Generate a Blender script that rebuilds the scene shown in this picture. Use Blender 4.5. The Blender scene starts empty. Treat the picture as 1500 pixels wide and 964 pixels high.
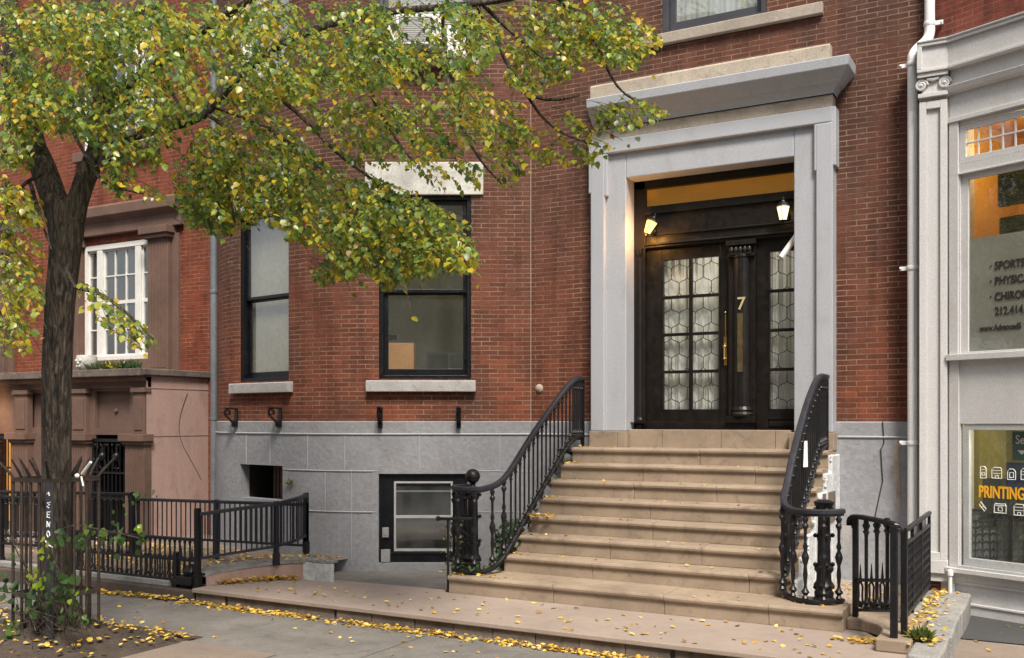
import bpy, math, random
from mathutils import Vector, Matrix
random.seed(7)
R = math.radians
sc = bpy.context.scene
COL = sc.collection

# ------------------------------------------------------------------ camera numbers
FPX, YAW, CAMZ, CAMD, HZ = 1442.0, R(29.02), 1.888, 11.7, 614.0
FW = (-math.sin(YAW), math.cos(YAW)); RT = (math.cos(YAW), math.sin(YAW))
def at(u, v, y):
    """point of the real place seen at photo pixel (u, v) and standing at depth y in front of the facade"""
    a = (u - 750) / FPX
    dx, dy = FW[0] + a * RT[0], FW[1] + a * RT[1]
    t = (y + CAMD) / dy
    return Vector((dx * t, y, CAMZ + (HZ - v) / FPX * t))

# ------------------------------------------------------------------ mesh builder
class Fr:
    """a vertical plane: s runs along it, n out of it (towards the street), z up"""
    def __init__(self, px, py, ang=0.0):
        self.p = (px, py); self.c = math.cos(R(ang)); self.s = math.sin(R(ang))
    def w(self, s, n, z):
        return (self.p[0] + s * self.c + n * self.s, self.p[1] + s * self.s - n * self.c, z)
W0 = Fr(0, 0, 0)

class MB:
    def __init__(self): self.v = []; self.f = []; self.uv = {}; self.col = []
    def quad(self, a, b, c, d, uv=None):
        i = len(self.v); self.v += [a, b, c, d]; self.f.append((i, i+1, i+2, i+3))
        if uv: self.uv[len(self.f)-1] = uv
    def box(self, s0, s1, n0, n1, z0, z1, F=W0):
        if s0 > s1: s0, s1 = s1, s0
        if n0 > n1: n0, n1 = n1, n0
        if z0 > z1: z0, z1 = z1, z0
        i = len(self.v)
        for z in (z0, z1):
            for s, n in ((s0, n1), (s1, n1), (s1, n0), (s0, n0)): self.v.append(F.w(s, n, z))
        for q in ((3,2,1,0),(4,5,6,7),(0,1,5,4),(1,2,6,5),(2,3,7,6),(3,0,4,7)):
            self.f.append(tuple(i+k for k in q))
            fi = len(self.f)-1
            if q == (0,1,5,4): self.uv[fi] = [(s0,z0),(s1,z0),(s1,z1),(s0,z1)]
            elif q == (1,2,6,5): self.uv[fi] = [(n1,z0),(n0,z0),(n0,z1),(n1,z1)]
            elif q == (3,0,4,7): self.uv[fi] = [(n0,z0),(n1,z0),(n1,z1),(n0,z1)]
        return self
    def prism(self, poly, z0, z1):
        """vertical prism from a counter-clockwise plan polygon"""
        i = len(self.v); n = len(poly)
        self.v += [(x, y, z0) for x, y in poly] + [(x, y, z1) for x, y in poly]
        self.f.append(tuple(i + n + k for k in range(n))); self.f.append(tuple(i + k for k in reversed(range(n))))
        for k in range(n):
            j = (k+1) % n; self.f.append((i+k, i+j, i+n+j, i+n+k))
        return self
    def extrude(self, prof, s0, s1, F=W0):
        """profile [(n, z)] swept along s"""
        i = len(self.v); m = len(prof)
        for s in (s0, s1): self.v += [F.w(s, n, z) for n, z in prof]
        for k in range(m):
            j = (k+1) % m; self.f.append((i+k, i+m+k, i+m+j, i+j))
        self.f.append(tuple(i+k for k in range(m))); self.f.append(tuple(i+m+k for k in reversed(range(m))))
        return self
    def lathe(self, prof, c=(0,0,0), seg=10, cap=True):
        i = len(self.v); m = len(prof)
        for r, z in prof:
            for k in range(seg):
                a = 2*math.pi*k/seg; self.v.append((c[0]+r*math.cos(a), c[1]+r*math.sin(a), c[2]+z))
        for j in range(m-1):
            for k in range(seg):
                l = (k+1) % seg; self.f.append((i+j*seg+k, i+j*seg+l, i+(j+1)*seg+l, i+(j+1)*seg+k))
        if cap:
            self.f.append(tuple(i+k for k in reversed(range(seg)))); self.f.append(tuple(i+(m-1)*seg+k for k in range(seg)))
        return self
    def tube(self, path, r, seg=6, cap=True, rough=0.0):
        path = [Vector(p) for p in path]; n = len(path); i = len(self.v)
        rs = r if isinstance(r, (list, tuple)) else [r]*n
        up = None
        for k in range(n):
            t = (path[min(k+1, n-1)] - path[max(k-1, 0)]).normalized()
            if up is None: up = t.orthogonal().normalized()
            up = (up - t*up.dot(t)).normalized(); sd = t.cross(up)
            for q in range(seg):
                a = 2*math.pi*q/seg; rr = rs[k]*(1+random.uniform(-rough, rough))
                self.v.append(tuple(path[k] + (up*math.cos(a) + sd*math.sin(a))*rr))
        for k in range(n-1):
            for q in range(seg):
                l = (q+1) % seg; self.f.append((i+k*seg+q, i+k*seg+l, i+(k+1)*seg+l, i+(k+1)*seg+q))
        if cap:
            self.f.append(tuple(i+q for q in reversed(range(seg)))); self.f.append(tuple(i+(n-1)*seg+q for q in range(seg)))
        return self
    def rail(self, path, w, h):
        """flat bar of width w and height h along a path"""
        path = [Vector(p) for p in path]; n = len(path); i = len(self.v)
        for k in range(n):
            t = (path[min(k+1, n-1)] - path[max(k-1, 0)]).normalized()
            sd = Vector((t.y, -t.x, 0)); sd = sd.normalized() if sd.length > 1e-6 else Vector((1,0,0))
            u = sd.cross(t).normalized()
            for a, b in ((-.5,-.5),(.5,-.5),(.5,.25),(.25,.5),(-.25,.5),(-.5,.25)): self.v.append(tuple(path[k] + sd*a*w + u*b*h))
        for k in range(n-1):
            for q in range(6):
                l = (q+1) % 6; self.f.append((i+k*6+q, i+k*6+l, i+(k+1)*6+l, i+(k+1)*6+q))
        self.f.append(tuple(i+q for q in reversed(range(6)))); self.f.append(tuple(i+(n-1)*6+q for q in range(6)))
        return self
    def ball(self, c, r, seg=12, rings=8, sq=(1,1,1)):
        prof = [(max(r*math.sin(math.pi*j/rings), 1e-4), -r*math.cos(math.pi*j/rings)*sq[2]) for j in range(rings+1)]
        return self.lathe([(a*sq[0], b) for a, b in prof], c, seg)
    def panel(self, F, s0, s1, z0, z1, holes=(), n=0.0, rev=0.14):
        S = sorted({s0, s1, *[h[0] for h in holes], *[h[1] for h in holes]}); Z = sorted({z0, z1, *[h[2] for h in holes], *[h[3] for h in holes]})
        S = [s for s in S if s0 <= s <= s1]; Z = [z for z in Z if z0 <= z <= z1]
        for a, b in zip(S, S[1:]):
            for c, d in zip(Z, Z[1:]):
                m, k = (a+b)/2, (c+d)/2
                if any(h[0] < m < h[1] and h[2] < k < h[3] for h in holes): continue
                self.quad(F.w(a,n,c), F.w(b,n,c), F.w(b,n,d), F.w(a,n,d), [(a,c),(b,c),(b,d),(a,d)])
        for a, b, c, d in holes:
            q = n - rev
            self.quad(F.w(a,q,c), F.w(a,n,c), F.w(a,n,d), F.w(a,q,d), [(a-rev,c),(a,c),(a,d),(a-rev,d)])
            self.quad(F.w(b,n,c), F.w(b,q,c), F.w(b,q,d), F.w(b,n,d), [(b,c),(b+rev,c),(b+rev,d),(b,d)])
            self.quad(F.w(a,n,d), F.w(b,n,d), F.w(b,q,d), F.w(a,q,d), [(a,d),(b,d),(b,d+rev),(a,d+rev)])
            self.quad(F.w(a,q,c), F.w(b,q,c), F.w(b,n,c), F.w(a,n,c), [(a,c-rev),(b,c-rev),(b,c),(a,c)])
        return self
    def strip(self, pts, z0, z1, u0=0.0):
        """vertical wall along plan points, uv by arc length"""
        u = u0
        for (x0, y0), (x1, y1) in zip(pts, pts[1:]):
            L = math.hypot(x1-x0, y1-y0)
            self.quad((x0,y0,z0), (x1,y1,z0), (x1,y1,z1), (x0,y0,z1), [(u,z0),(u+L,z0),(u+L,z1),(u,z1)]); u += L
        return self

def obj(name, mb, mat, parent=None, label=None, cat=None, group=None, kind=None, smooth=False, bevel=0.0, weld=False):
    me = bpy.data.meshes.new(name); me.from_pydata([tuple(p) for p in mb.v], [], mb.f)
    if mb.uv:
        uvl = me.uv_layers.new(name='UVMap')
        for fi, uvs in mb.uv.items():
            pl = me.polygons[fi]
            for k, li in enumerate(pl.loop_indices): uvl.data[li].uv = uvs[k]
    if mb.col:
        ca = me.color_attributes.new('tint', 'FLOAT_COLOR', 'POINT')
        flat = []
        for c in mb.col: flat += [c[0], c[1], c[2], 1.0]
        ca.data.foreach_set('color', flat)
    me.materials.append(mat)
    if smooth:
        me.polygons.foreach_set('use_smooth', [True]*len(me.polygons))
        if hasattr(me, 'set_sharp_from_angle'): me.set_sharp_from_angle(angle=R(40))
    me.update()
    o = bpy.data.objects.new(name, me); COL.objects.link(o)
    if bevel:
        b = o.modifiers.new('bevel', 'BEVEL'); b.width = bevel; b.segments = 2; b.limit_method = 'ANGLE'; b.angle_limit = R(40)
    if parent is not None: setparent(o, parent)
    tag(o, label, cat, group, kind)
    return o
def setparent(o, parent):
    o.parent = parent; o.matrix_parent_inverse = q_world(parent).inverted()
def q_world(o):
    m = o.matrix_basis.copy()
    if o.parent is not None: m = q_world(o.parent) @ o.matrix_parent_inverse @ m
    return m
def tag(o, label=None, cat=None, group=None, kind=None):
    if label: o['label'] = label
    if cat: o['category'] = cat
    if group: o['group'] = group
    if kind: o['kind'] = kind
def thing(name, loc, label, cat, group=None):
    o = bpy.data.objects.new(name, None); COL.objects.link(o); o.location = loc; o.empty_display_size = .2
    tag(o, label, cat, group); return o
def inst(src, loc, parent, scale=(1,1,1), rot=(0,0,0)):
    o = src.copy(); COL.objects.link(o); o.location = loc; o.scale = scale; o.rotation_euler = rot
    if parent is not None: setparent(o, parent)
    return o

# ------------------------------------------------------------------ materials
def mat(name):
    m = bpy.data.materials.new(name); m.use_nodes = True; nt = m.node_tree
    return m, nt, nt.nodes['Principled BSDF'], nt.nodes.new, nt.links.new
def ramp(N, stops):
    r = N('ShaderNodeValToRGB'); e = r.color_ramp.elements
    while len(e) < len(stops): e.new(.5)
    for k, (p, c) in enumerate(stops): e[k].position = p; e[k].color = (*c, 1) if len(c) == 3 else c
    return r
def mixc(N, L, fac, a, b, mode='MIX'):
    x = N('ShaderNodeMix'); x.data_type = 'RGBA'; x.blend_type = mode
    if hasattr(fac, 'links') or hasattr(fac, 'is_linked'): L(fac, x.inputs[0])
    else: x.inputs[0].default_value = fac
    for q, i in ((a, 6), (b, 7)):
        if hasattr(q, 'is_linked'): L(q, x.inputs[i])
        else: x.inputs[i].default_value = (*q, 1)
    return x.outputs[2]
def noise(N, L, co, scale, detail=5, rough=.6, dist=0.0):
    n = N('ShaderNodeTexNoise'); n.inputs['Scale'].default_value = scale; n.inputs['Detail'].default_value = detail
    n.inputs['Roughness'].default_value = rough; n.inputs['Distortion'].default_value = dist; L(co, n.inputs['Vector']); return n.outputs['Fac']
def stretch(N, L, co, s):
    m = N('ShaderNodeMapping'); m.inputs['Scale'].default_value = s; L(co, m.inputs['Vector']); return m.outputs['Vector']
def surf(name, c, c2=None, rough=.7, big=1.2, fine=40, bump=.15, metal=0.0, dirt=None, dirtamt=.5, streak=False, spec=.5, bumpd=.01):
    m, nt, P, N, L = mat(name); g = N('ShaderNodeTexCoord').outputs['Object']
    c2 = c2 or tuple(x*.8 for x in c)
    gg = stretch(N, L, g, (1,1,.22)) if streak else g
    b = ramp(N, [(.35,(0,0,0)),(.68,(1,1,1))]); L(noise(N, L, gg, big, 6), b.inputs[0])
    col = mixc(N, L, b.outputs[0], c, c2)
    fn = noise(N, L, g, fine, 3)
    f2 = ramp(N, [(.3,(.86,.86,.86)),(.7,(1.1,1.1,1.1))]); L(fn, f2.inputs[0])
    col = mixc(N, L, 1.0, col, f2.outputs[0], 'MULTIPLY')
    if dirt:
        d = ramp(N, [(.52,(0,0,0)),(.72,(dirtamt,)*3)]); L(noise(N, L, stretch(N, L, g, (1.3,1.3,.5)) if streak else g, big*3.1, 8, .7, .6), d.inputs[0])
        col = mixc(N, L, d.outputs[0], col, dirt)
    L(col, P.inputs['Base Color']); P.inputs['Metallic'].default_value = metal; P.inputs['Specular IOR Level'].default_value = spec
    rr = ramp(N, [(.3,(max(rough-.12,0),)*3),(.7,(min(rough+.1,1),)*3)]); L(noise(N, L, g, big*4, 4), rr.inputs[0]); L(rr.outputs[0], P.inputs['Roughness'])
    if bump:
        B = N('ShaderNodeBump'); B.inputs['Strength'].default_value = bump; B.inputs['Distance'].default_value = bumpd
        L(fn, B.inputs['Height']); L(B.outputs[0], P.inputs['Normal'])
    return m
def brick(name, ca, cb, mortar, soot, sootamt, clean, bw=.2228, rh=.0611, ms=.006, cleanz=None, lobump=False):
    m, nt, P, N, L = mat(name); uv = N('ShaderNodeTexCoord').outputs['UV']; geo = N('ShaderNodeNewGeometry').outputs['Position']
    t = N('ShaderNodeTexBrick'); t.offset = .5
    # slightly wavy courses
    wob = N('ShaderNodeTexNoise'); wob.inputs['Scale'].default_value = 2.2; wob.inputs['Detail'].default_value = 3; L(uv, wob.inputs['Vector'])
    sub = N('ShaderNodeVectorMath'); sub.operation = 'SUBTRACT'; L(wob.outputs['Color'], sub.inputs[0]); sub.inputs[1].default_value = (.5,.5,.5)
    sca = N('ShaderNodeVectorMath'); sca.operation = 'SCALE'; L(sub.outputs[0], sca.inputs[0]); sca.inputs['Scale'].default_value = .016
    add = N('ShaderNodeVectorMath'); add.operation = 'ADD'; L(uv, add.inputs[0]); L(sca.outputs[0], add.inputs[1])
    L(add.outputs[0], t.inputs['Vector'])
    for k, v in (('Scale',1.0),('Mortar Size',ms),('Mortar Smooth',.25),('Bias',0.0),('Brick Width',bw),('Row Height',rh)): t.inputs[k].default_value = v
    t.inputs['Color1'].default_value = (*ca,1); t.inputs['Color2'].default_value = (*cb,1)
    mr = ramp(N, [(.3,tuple(x*.55 for x in mortar)),(.65,mortar)]); L(noise(N, L, geo, 3.5, 6, .7), mr.inputs[0]); 
    t.inputs['Mortar'].default_value = (0,0,0,1)
    # blotches
    big = noise(N, L, stretch(N, L, geo, (1,1,.7)), .75, 8, .68, .4)
    rp = ramp(N, [(.40,(0,0,0)),(.66,(sootamt,)*3)]); L(big, rp.inputs[0])
    col = mixc(N, L, rp.outputs[0], t.outputs['Color'], soot)
    pale = ramp(N, [(.55,(0,0,0)),(.78,(.35,.35,.35))]); L(noise(N, L, geo, 1.9, 9, .72), pale.inputs[0])
    col = mixc(N, L, pale.outputs[0], col, clean)
    if cleanz:
        sx = N('ShaderNodeSeparateXYZ'); L(geo, sx.inputs[0])
        mp = N('ShaderNodeMapRange'); mp.inputs[1].default_value = cleanz[1]; mp.inputs[2].default_value = cleanz[0]; L(sx.outputs['Z'], mp.inputs[0])
        ad = N('ShaderNodeMath'); ad.operation = 'MULTIPLY'; L(mp.outputs[0], ad.inputs[0])
        nr = ramp(N, [(.35,(.15,.15,.15)),(.6,(.9,.9,.9))]); L(noise(N, L, geo, 1.1, 6, .65), nr.inputs[0]); L(nr.outputs[0], ad.inputs[1])
        col = mixc(N, L, ad.outputs[0], col, cleanz[2])
    per = ramp(N, [(.25,(.62,.62,.62)),(.75,(1.3,1.3,1.3))])
    # per-brick tone: white noise on the brick cell through a second brick texture
    t2 = N('ShaderNodeTexBrick'); t2.offset = .5; L(add.outputs[0], t2.inputs['Vector'])
    for k, v in (('Scale',1.0),('Mortar Size',0.0),('Bias',0.0),('Brick Width',bw),('Row Height',rh)): t2.inputs[k].default_value = v
    t2.inputs['Color1'].default_value = (.66,.66,.66,1); t2.inputs['Color2'].default_value = (1.25,1.22,1.2,1)
    col = mixc(N, L, .85, col, t2.outputs['Color'], 'MULTIPLY')
    stn = ramp(N, [(.46,(1,1,1)),(.66,(.56,.54,.53))]); L(noise(N, L, stretch(N, L, geo, (2.6,2.6,.35)), 1.3, 7, .7, .3), stn.inputs[0]); col = mixc(N, L, 1.0, col, stn.outputs[0], 'MULTIPLY')
    fi = noise(N, L, geo, 60, 4)
    f2 = ramp(N, [(.3,(.8,.8,.8)),(.7,(1.15,1.15,1.15))]); L(fi, f2.inputs[0])
    col = mixc(N, L, 1.0, col, f2.outputs[0], 'MULTIPLY')
    # mortar, worn away in places
    wear = ramp(N, [(.38,(.22,.22,.22)),(.62,(1,1,1))]); L(noise(N, L, geo, 3.0, 8, .75), wear.inputs[0])
    fm = N('ShaderNodeMath'); fm.operation = 'MULTIPLY'; L(t.outputs['Fac'], fm.inputs[0]); L(wear.outputs[0], fm.inputs[1])
    col = mixc(N, L, fm.outputs[0], col, mr.outputs[0])
    L(col, P.inputs['Base Color']); P.inputs['Roughness'].default_value = .85; P.inputs['Specular IOR Level'].default_value = .3
    inv = N('ShaderNodeMath'); inv.operation = 'MULTIPLY_ADD'; L(t.outputs['Fac'], inv.inputs[0]); inv.inputs[1].default_value = -1.0
    hb = N('ShaderNodeMath'); hb.operation = 'MULTIPLY'; L(fi, hb.inputs[0]); hb.inputs[1].default_value = .5; L(hb.outputs[0], inv.inputs[2])
    B = N('ShaderNodeBump'); B.inputs['Strength'].default_value = .7; B.inputs['Distance'].default_value = .006; L(inv.outputs[0], B.inputs['Height']); L(B.outputs[0], P.inputs['Normal'])
    return m
def glass(name, tint=(.75,.8,.78), refl=.10, grime=.06, wav=True):
    m, nt, P, N, L = mat(name); nt.nodes.remove(P); out = nt.nodes['Material Output']
    g = N('ShaderNodeTexCoord').outputs['Object']
    T = N('ShaderNodeBsdfTransparent'); T.inputs[0].default_value = (*tint,1)
    G = N('ShaderNodeBsdfGlossy'); G.inputs['Roughness'].default_value = .02; G.inputs['Color'].default_value = (.95,.97,1,1)
    if wav:
        B = N('ShaderNodeBump'); B.inputs['Strength'].default_value = .06; B.inputs['Distance'].default_value = .05; L(noise(N, L, g, 2.0, 1), B.inputs['Height']); L(B.outputs[0], G.inputs['Normal'])
    ge = N('ShaderNodeNewGeometry'); dt = N('ShaderNodeVectorMath'); dt.operation = 'DOT_PRODUCT'; L(ge.outputs['Incoming'], dt.inputs[0]); L(ge.outputs['Normal'], dt.inputs[1])
    def mth(op, a, b): 
        x = N('ShaderNodeMath'); x.operation = op
        for i, q in enumerate((a, b)):
            if hasattr(q, 'is_linked'): L(q, x.inputs[i])
            elif q is not None: x.inputs[i].default_value = q
        return x
    ab = mth('ABSOLUTE', dt.outputs['Value'], None); om = mth('SUBTRACT', 1.0, ab.outputs[0]); pw = mth('POWER', om.outputs[0], 5.0); fr = mth('MULTIPLY_ADD', pw.outputs[0], .92); fr.inputs[2].default_value = .08+refl
    ad = mth('MINIMUM', fr.outputs[0], 1.0)
    X = N('ShaderNodeMixShader'); L(ad.outputs[0], X.inputs[0]); L(T.outputs[0], X.inputs[1]); L(G.outputs[0], X.inputs[2])
    D = N('ShaderNodeBsdfDiffuse'); D.inputs[0].default_value = (.45,.46,.44,1)
    gr = ramp(N, [(.4,(grime*.5,)*3),(.75,(grime*2.2,)*3)]); L(noise(N, L, stretch(N, L, g, (1,1,.4)), 2.5, 6, .65), gr.inputs[0])
    Y = N('ShaderNodeMixShader'); L(gr.outputs[0], Y.inputs[0]); L(X.outputs[0], Y.inputs[1]); L(D.outputs[0], Y.inputs[2])
    L(Y.outputs[0], out.inputs[0]); return m
def emit(name, c, strength, c2=None, scale=6):
    m, nt, P, N, L = mat(name); P.inputs['Base Color'].default_value = (*[x*.5 for x in c],1)
    if c2:
        g = N('ShaderNodeTexCoord').outputs['Object']; L(mixc(N, L, noise(N, L, g, scale, 4), c, c2), P.inputs['Emission Color'])
    else: P.inputs['Emission Color'].default_value = (*c,1)
    P.inputs['Emission Strength'].default_value = strength; return m
def leafmat(name, trans=.45):
    m, nt, P, N, L = mat(name); nt.nodes.remove(P); out = nt.nodes['Material Output']
    a = N('ShaderNodeAttribute'); a.attribute_name = 'tint'
    D = N('ShaderNodeBsdfPrincipled'); D.inputs['Roughness'].default_value = .34; D.inputs['Specular IOR Level'].default_value = .6; L(a.outputs['Color'], D.inputs['Base Color'])
    T = N('ShaderNodeBsdfTranslucent'); gm = N('ShaderNodeGamma'); gm.inputs[1].default_value = .85; L(a.outputs['Color'], gm.inputs[0]); L(gm.outputs[0], T.inputs[0])
    X = N('ShaderNodeMixShader'); X.inputs[0].default_value = trans; L(D.outputs[0], X.inputs[1]); L(T.outputs[0], X.inputs[2]); L(X.outputs[0], out.inputs[0]); return m

M = {}
M['brick'] = brick('old_brick', (.168,.058,.035), (.115,.042,.029), (.335,.225,.165), (.066,.040,.032), .82, (.205,.115,.088), cleanz=(2.3,4.6,(.205,.056,.026)))
M['brick_r'] = brick('right_brick', (.20,.05,.03), (.165,.042,.028), (.33,.16,.11), (.20,.06,.045), .5, (.33,.11,.075))
M['brick_l'] = brick('neighbour_brick', (.215,.052,.026), (.17,.04,.021), (.40,.20,.13), (.20,.06,.036), .55, (.36,.14,.09), bw=.21, rh=.066)
M['brick_far'] = brick('far_brick', (.40,.33,.27), (.33,.27,.22), (.42,.38,.33), (.25,.2,.17), .5, (.45,.40,.34), bw=.23, rh=.075)
M['greybase'] = surf('grey_painted_base', (.295,.30,.325), (.235,.239,.258), .8, .9, 18, .55, dirt=(.18,.172,.165), dirtamt=.45, bumpd=.014)
M['greytrim'] = surf('grey_painted_trim', (.39,.405,.445), (.355,.37,.408), .6, 1.0, 70, .2, dirt=(.25,.235,.22), dirtamt=.38, streak=True)
M['stonecap'] = surf('bare_stone', (.42,.36,.29), (.30,.255,.21), .85, 2.2, 45, .4, dirt=(.17,.145,.12), dirtamt=.7)
M['sill'] = surf('painted_sill', (.42,.41,.41), (.33,.32,.315), .75, 3.0, 50, .4, dirt=(.18,.16,.14), dirtamt=.75)
M['limesill'] = surf('limestone_sill', (.36,.31,.265), (.28,.24,.205), .8, 2.5, 50, .3, dirt=(.48,.46,.43), dirtamt=.45)
M['lintel'] = surf('whitewashed_lintel', (.60,.60,.565), (.42,.41,.39), .8, 3.2, 40, .4, dirt=(.24,.22,.19), dirtamt=.75)
M['step'] = surf('brown_granite', (.335,.26,.19), (.245,.187,.137), .75, 2.2, 130, .7, dirt=(.12,.09,.065), dirtamt=.65, bumpd=.004)
M['platform'] = surf('worn_flagstone', (.33,.265,.225), (.265,.215,.185), .75, 1.3, 110, .3, dirt=(.20,.155,.125), dirtamt=.5, bumpd=.004)
M['kerbstone'] = surf('kerb_blocks', (.20,.155,.125), (.105,.083,.068), .85, 2.3, 60, .4, dirt=(.055,.045,.04), dirtamt=.8)
M['whiteplaster'] = surf('white_plaster', (.66,.68,.69), (.52,.54,.56), .8, 2.2, 14, .8, dirt=(.36,.37,.38), dirtamt=.6, bumpd=.02)
M['sidewalk'] = surf('sidewalk_concrete', (.185,.172,.158), (.125,.117,.108), .9, 1.6, 42, .9, dirt=(.075,.07,.064), dirtamt=.65, bumpd=.005)
M['slab'] = surf('paving_slab', (.235,.185,.15), (.18,.145,.12), .85, 1.4, 80, .4, dirt=(.12,.10,.085), dirtamt=.5)
M['asphalt'] = surf('asphalt', (.055,.055,.057), (.045,.045,.046), .9, .8, 120, .5)
M['soil'] = surf('bare_soil', (.075,.055,.042), (.045,.034,.027), .95, 4, 30, 1.0, dirt=(.12,.09,.065), dirtamt=.5, bumpd=.03)
M['bluestone'] = surf('bluestone', (.30,.29,.275), (.20,.20,.20), .6, 3.5, 25, .7, dirt=(.38,.36,.34), dirtamt=.6, bumpd=.02)
M['darkstone'] = surf('dark_kerb', (.10,.075,.062), (.055,.043,.037), .85, 2.5, 50, .5)
M['iron'] = surf('black_iron', (.006,.006,.008), (.010,.010,.012), .42, 6, 60, .35, dirt=(.04,.032,.028), dirtamt=.3, bumpd=.003, spec=.4)
M['ironblue'] = surf('blue_black_iron', (.017,.018,.026), (.026,.027,.036), .45, 6, 60, .3, dirt=(.04,.035,.03), dirtamt=.35, spec=.4, bumpd=.003)
M['rust'] = surf('rusty_iron', (.04,.026,.02), (.02,.017,.015), .75, 7, 50, .5, dirt=(.12,.06,.035), dirtamt=.6)
M['doorwood'] = surf('dark_door_wood', (.006,.005,.005), (.011,.008,.007), .42, 3, 50, .2, dirt=(.028,.016,.010), dirtamt=.5, spec=.35, streak=True, bumpd=.003)
M['blackpaint'] = surf('black_window_paint', (.004,.0045,.007), (.008,.009,.012), .38, 4, 60, .2, dirt=(.03,.032,.04), dirtamt=.25, spec=.4, bumpd=.003)
M['bluegrey'] = surf('slate_frame', (.05,.052,.065), (.035,.036,.045), .5, 4, 60, .2)
M['white'] = surf('white_window_paint', (.72,.71,.69), (.62,.61,.59), .55, 4, 60, .12)
M['shop'] = surf('warm_white_paint', (.55,.545,.55), (.50,.494,.497), .55, 1.4, 60, .1, dirt=(.40,.375,.35), dirtamt=.4, streak=True)
M['alu'] = surf('aluminium_frame', (.55,.56,.57), (.45,.46,.47), .45, 5, 60, .05, metal=.3)
M['spout'] = surf('white_downspout', (.80,.80,.81), (.70,.70,.71), .45, 2.5, 60, .1, dirt=(.42,.41,.40), dirtamt=.4, streak=True)
M['greyspout'] = surf('zinc_downspout', (.23,.25,.28), (.16,.175,.20), .5, 3, 60, .15, metal=.3, dirt=(.10,.09,.085), dirtamt=.5)
M['brownstone'] = surf('brownstone', (.155,.092,.072), (.11,.065,.05), .85, 1.6, 70, .3, dirt=(.06,.04,.034), dirtamt=.4)
M['pinkstone'] = surf('pink_brownstone_stucco', (.45,.305,.265), (.36,.24,.208), .85, 1.1, 60, .25, dirt=(.13,.085,.072), dirtamt=.5, streak=True)
M['ledge'] = surf('weathered_ledge', (.15,.115,.098), (.085,.068,.06), .9, 4, 50, .5, dirt=(.36,.34,.31), dirtamt=.45)
M['curtain'] = surf('white_curtain', (.68,.68,.64), (.60,.60,.56), .9, 3, 30, .1)
M['shade'] = surf('beige_shade', (.56,.50,.41), (.46,.42,.35), .9, 2.2, 20, .1, dirt=(.28,.25,.21), dirtamt=.4)
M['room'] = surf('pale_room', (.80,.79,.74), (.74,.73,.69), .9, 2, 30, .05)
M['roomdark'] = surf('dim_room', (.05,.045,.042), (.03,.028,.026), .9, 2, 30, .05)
M['card'] = surf('cardboard', (.40,.22,.10), (.34,.18,.08), .85, 3, 40, .1)
M['brass'] = surf('brass', (.55,.36,.12), (.32,.20,.08), .35, 12, 60, .2, metal=.9)
M['brassdull'] = surf('tarnished_brass', (.17,.13,.055), (.09,.07,.035), .45, 14, 60, .2, metal=.6)
M['gold'] = surf('gilt_numeral', (.75,.62,.36), (.62,.50,.28), .4, 12, 60, .05, metal=.4)
M['paper'] = surf('white_paper', (.82,.82,.80), (.76,.76,.75), .9, 4, 60, .05)
M['cable'] = surf('black_cable', (.02,.02,.02), None, .6, 4, 60, .0)
M['greyplastic'] = surf('grey_plastic', (.33,.33,.33), (.27,.27,.27), .5, 6, 60, .05)
M['bark'] = None
M['leaf'] = leafmat('leaf', .5); M['dryleaf'] = leafmat('fallen_leaf', .15)
M['glass'] = glass('window_glass', (.76,.79,.76), .13, .07)
M['glasslow'] = glass('clear_glass', (.93,.95,.94), .02, .04)
M['shopglass'] = glass('shop_glass', (.85,.87,.84), .03, .03)
M['transom'] = emit('lit_transom', (.50,.22,.03), .22, (.22,.09,.012), 30)
M['lampglass'] = emit('lit_lantern_glass', (1,.46,.11), 2.4)
M['lampcool'] = emit('lit_lantern_glass_pale', (1,.66,.30), 1.7)
M['hallglow'] = emit('lit_hall', (.80,.33,.05), .7, (.35,.13,.02), 3)
M['bulb'] = emit('lit_bulb', (1,.66,.28), 8)
M['amber'] = surf('amber_wall', (.66,.36,.06), (.55,.29,.05), .8, 2, 40, .05)
M['olive'] = surf('olive_wall', (.30,.26,.09), (.22,.20,.08), .8, 3, 30, .05)
M['darkslat'] = surf('dark_slats', (.045,.036,.026), (.03,.025,.02), .3, 3, 40, .05)
M['greencard'] = surf('green_sign', (.02,.075,.065), (.015,.06,.055), .6, 3, 40, .0)
M['navy'] = surf('navy_poster', (.02,.028,.06), (.05,.08,.16), .5, 9, 14, .0)
M['ink'] = surf('black_lettering', (.018,.017,.016), None, .6, 4, 60, .0)
M['yellow'] = surf('yellow_lettering', (.85,.42,.015), (.80,.38,.015), .5, 4, 60, .0)
M['whiteink'] = surf('white_lettering', (.75,.75,.72), None, .6, 4, 60, .0)
M['counter'] = surf('grey_counter', (.17,.19,.18), (.12,.135,.13), .6, 3, 30, .05)
def cloth(name, c):
    m, nt, P, N, L = mat(name); out = nt.nodes['Material Output']; P.inputs['Base Color'].default_value = (*c,1); P.inputs['Roughness'].default_value = .9
    g = N('ShaderNodeTexCoord').outputs['Object']; cc = mixc(N, L, noise(N, L, stretch(N, L, g, (6,1,.5)), 4, 4), c, tuple(x*.8 for x in c)); L(cc, P.inputs['Base Color'])
    T = N('ShaderNodeBsdfTranslucent'); T.inputs[0].default_value = (*c,1); X = N('ShaderNodeMixShader'); X.inputs[0].default_value = .35; L(P.outputs[0], X.inputs[1]); L(T.outputs[0], X.inputs[2]); L(X.outputs[0], out.inputs[0]); return m
M['curtain'] = cloth('white_curtain', (.80,.80,.76))
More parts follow.
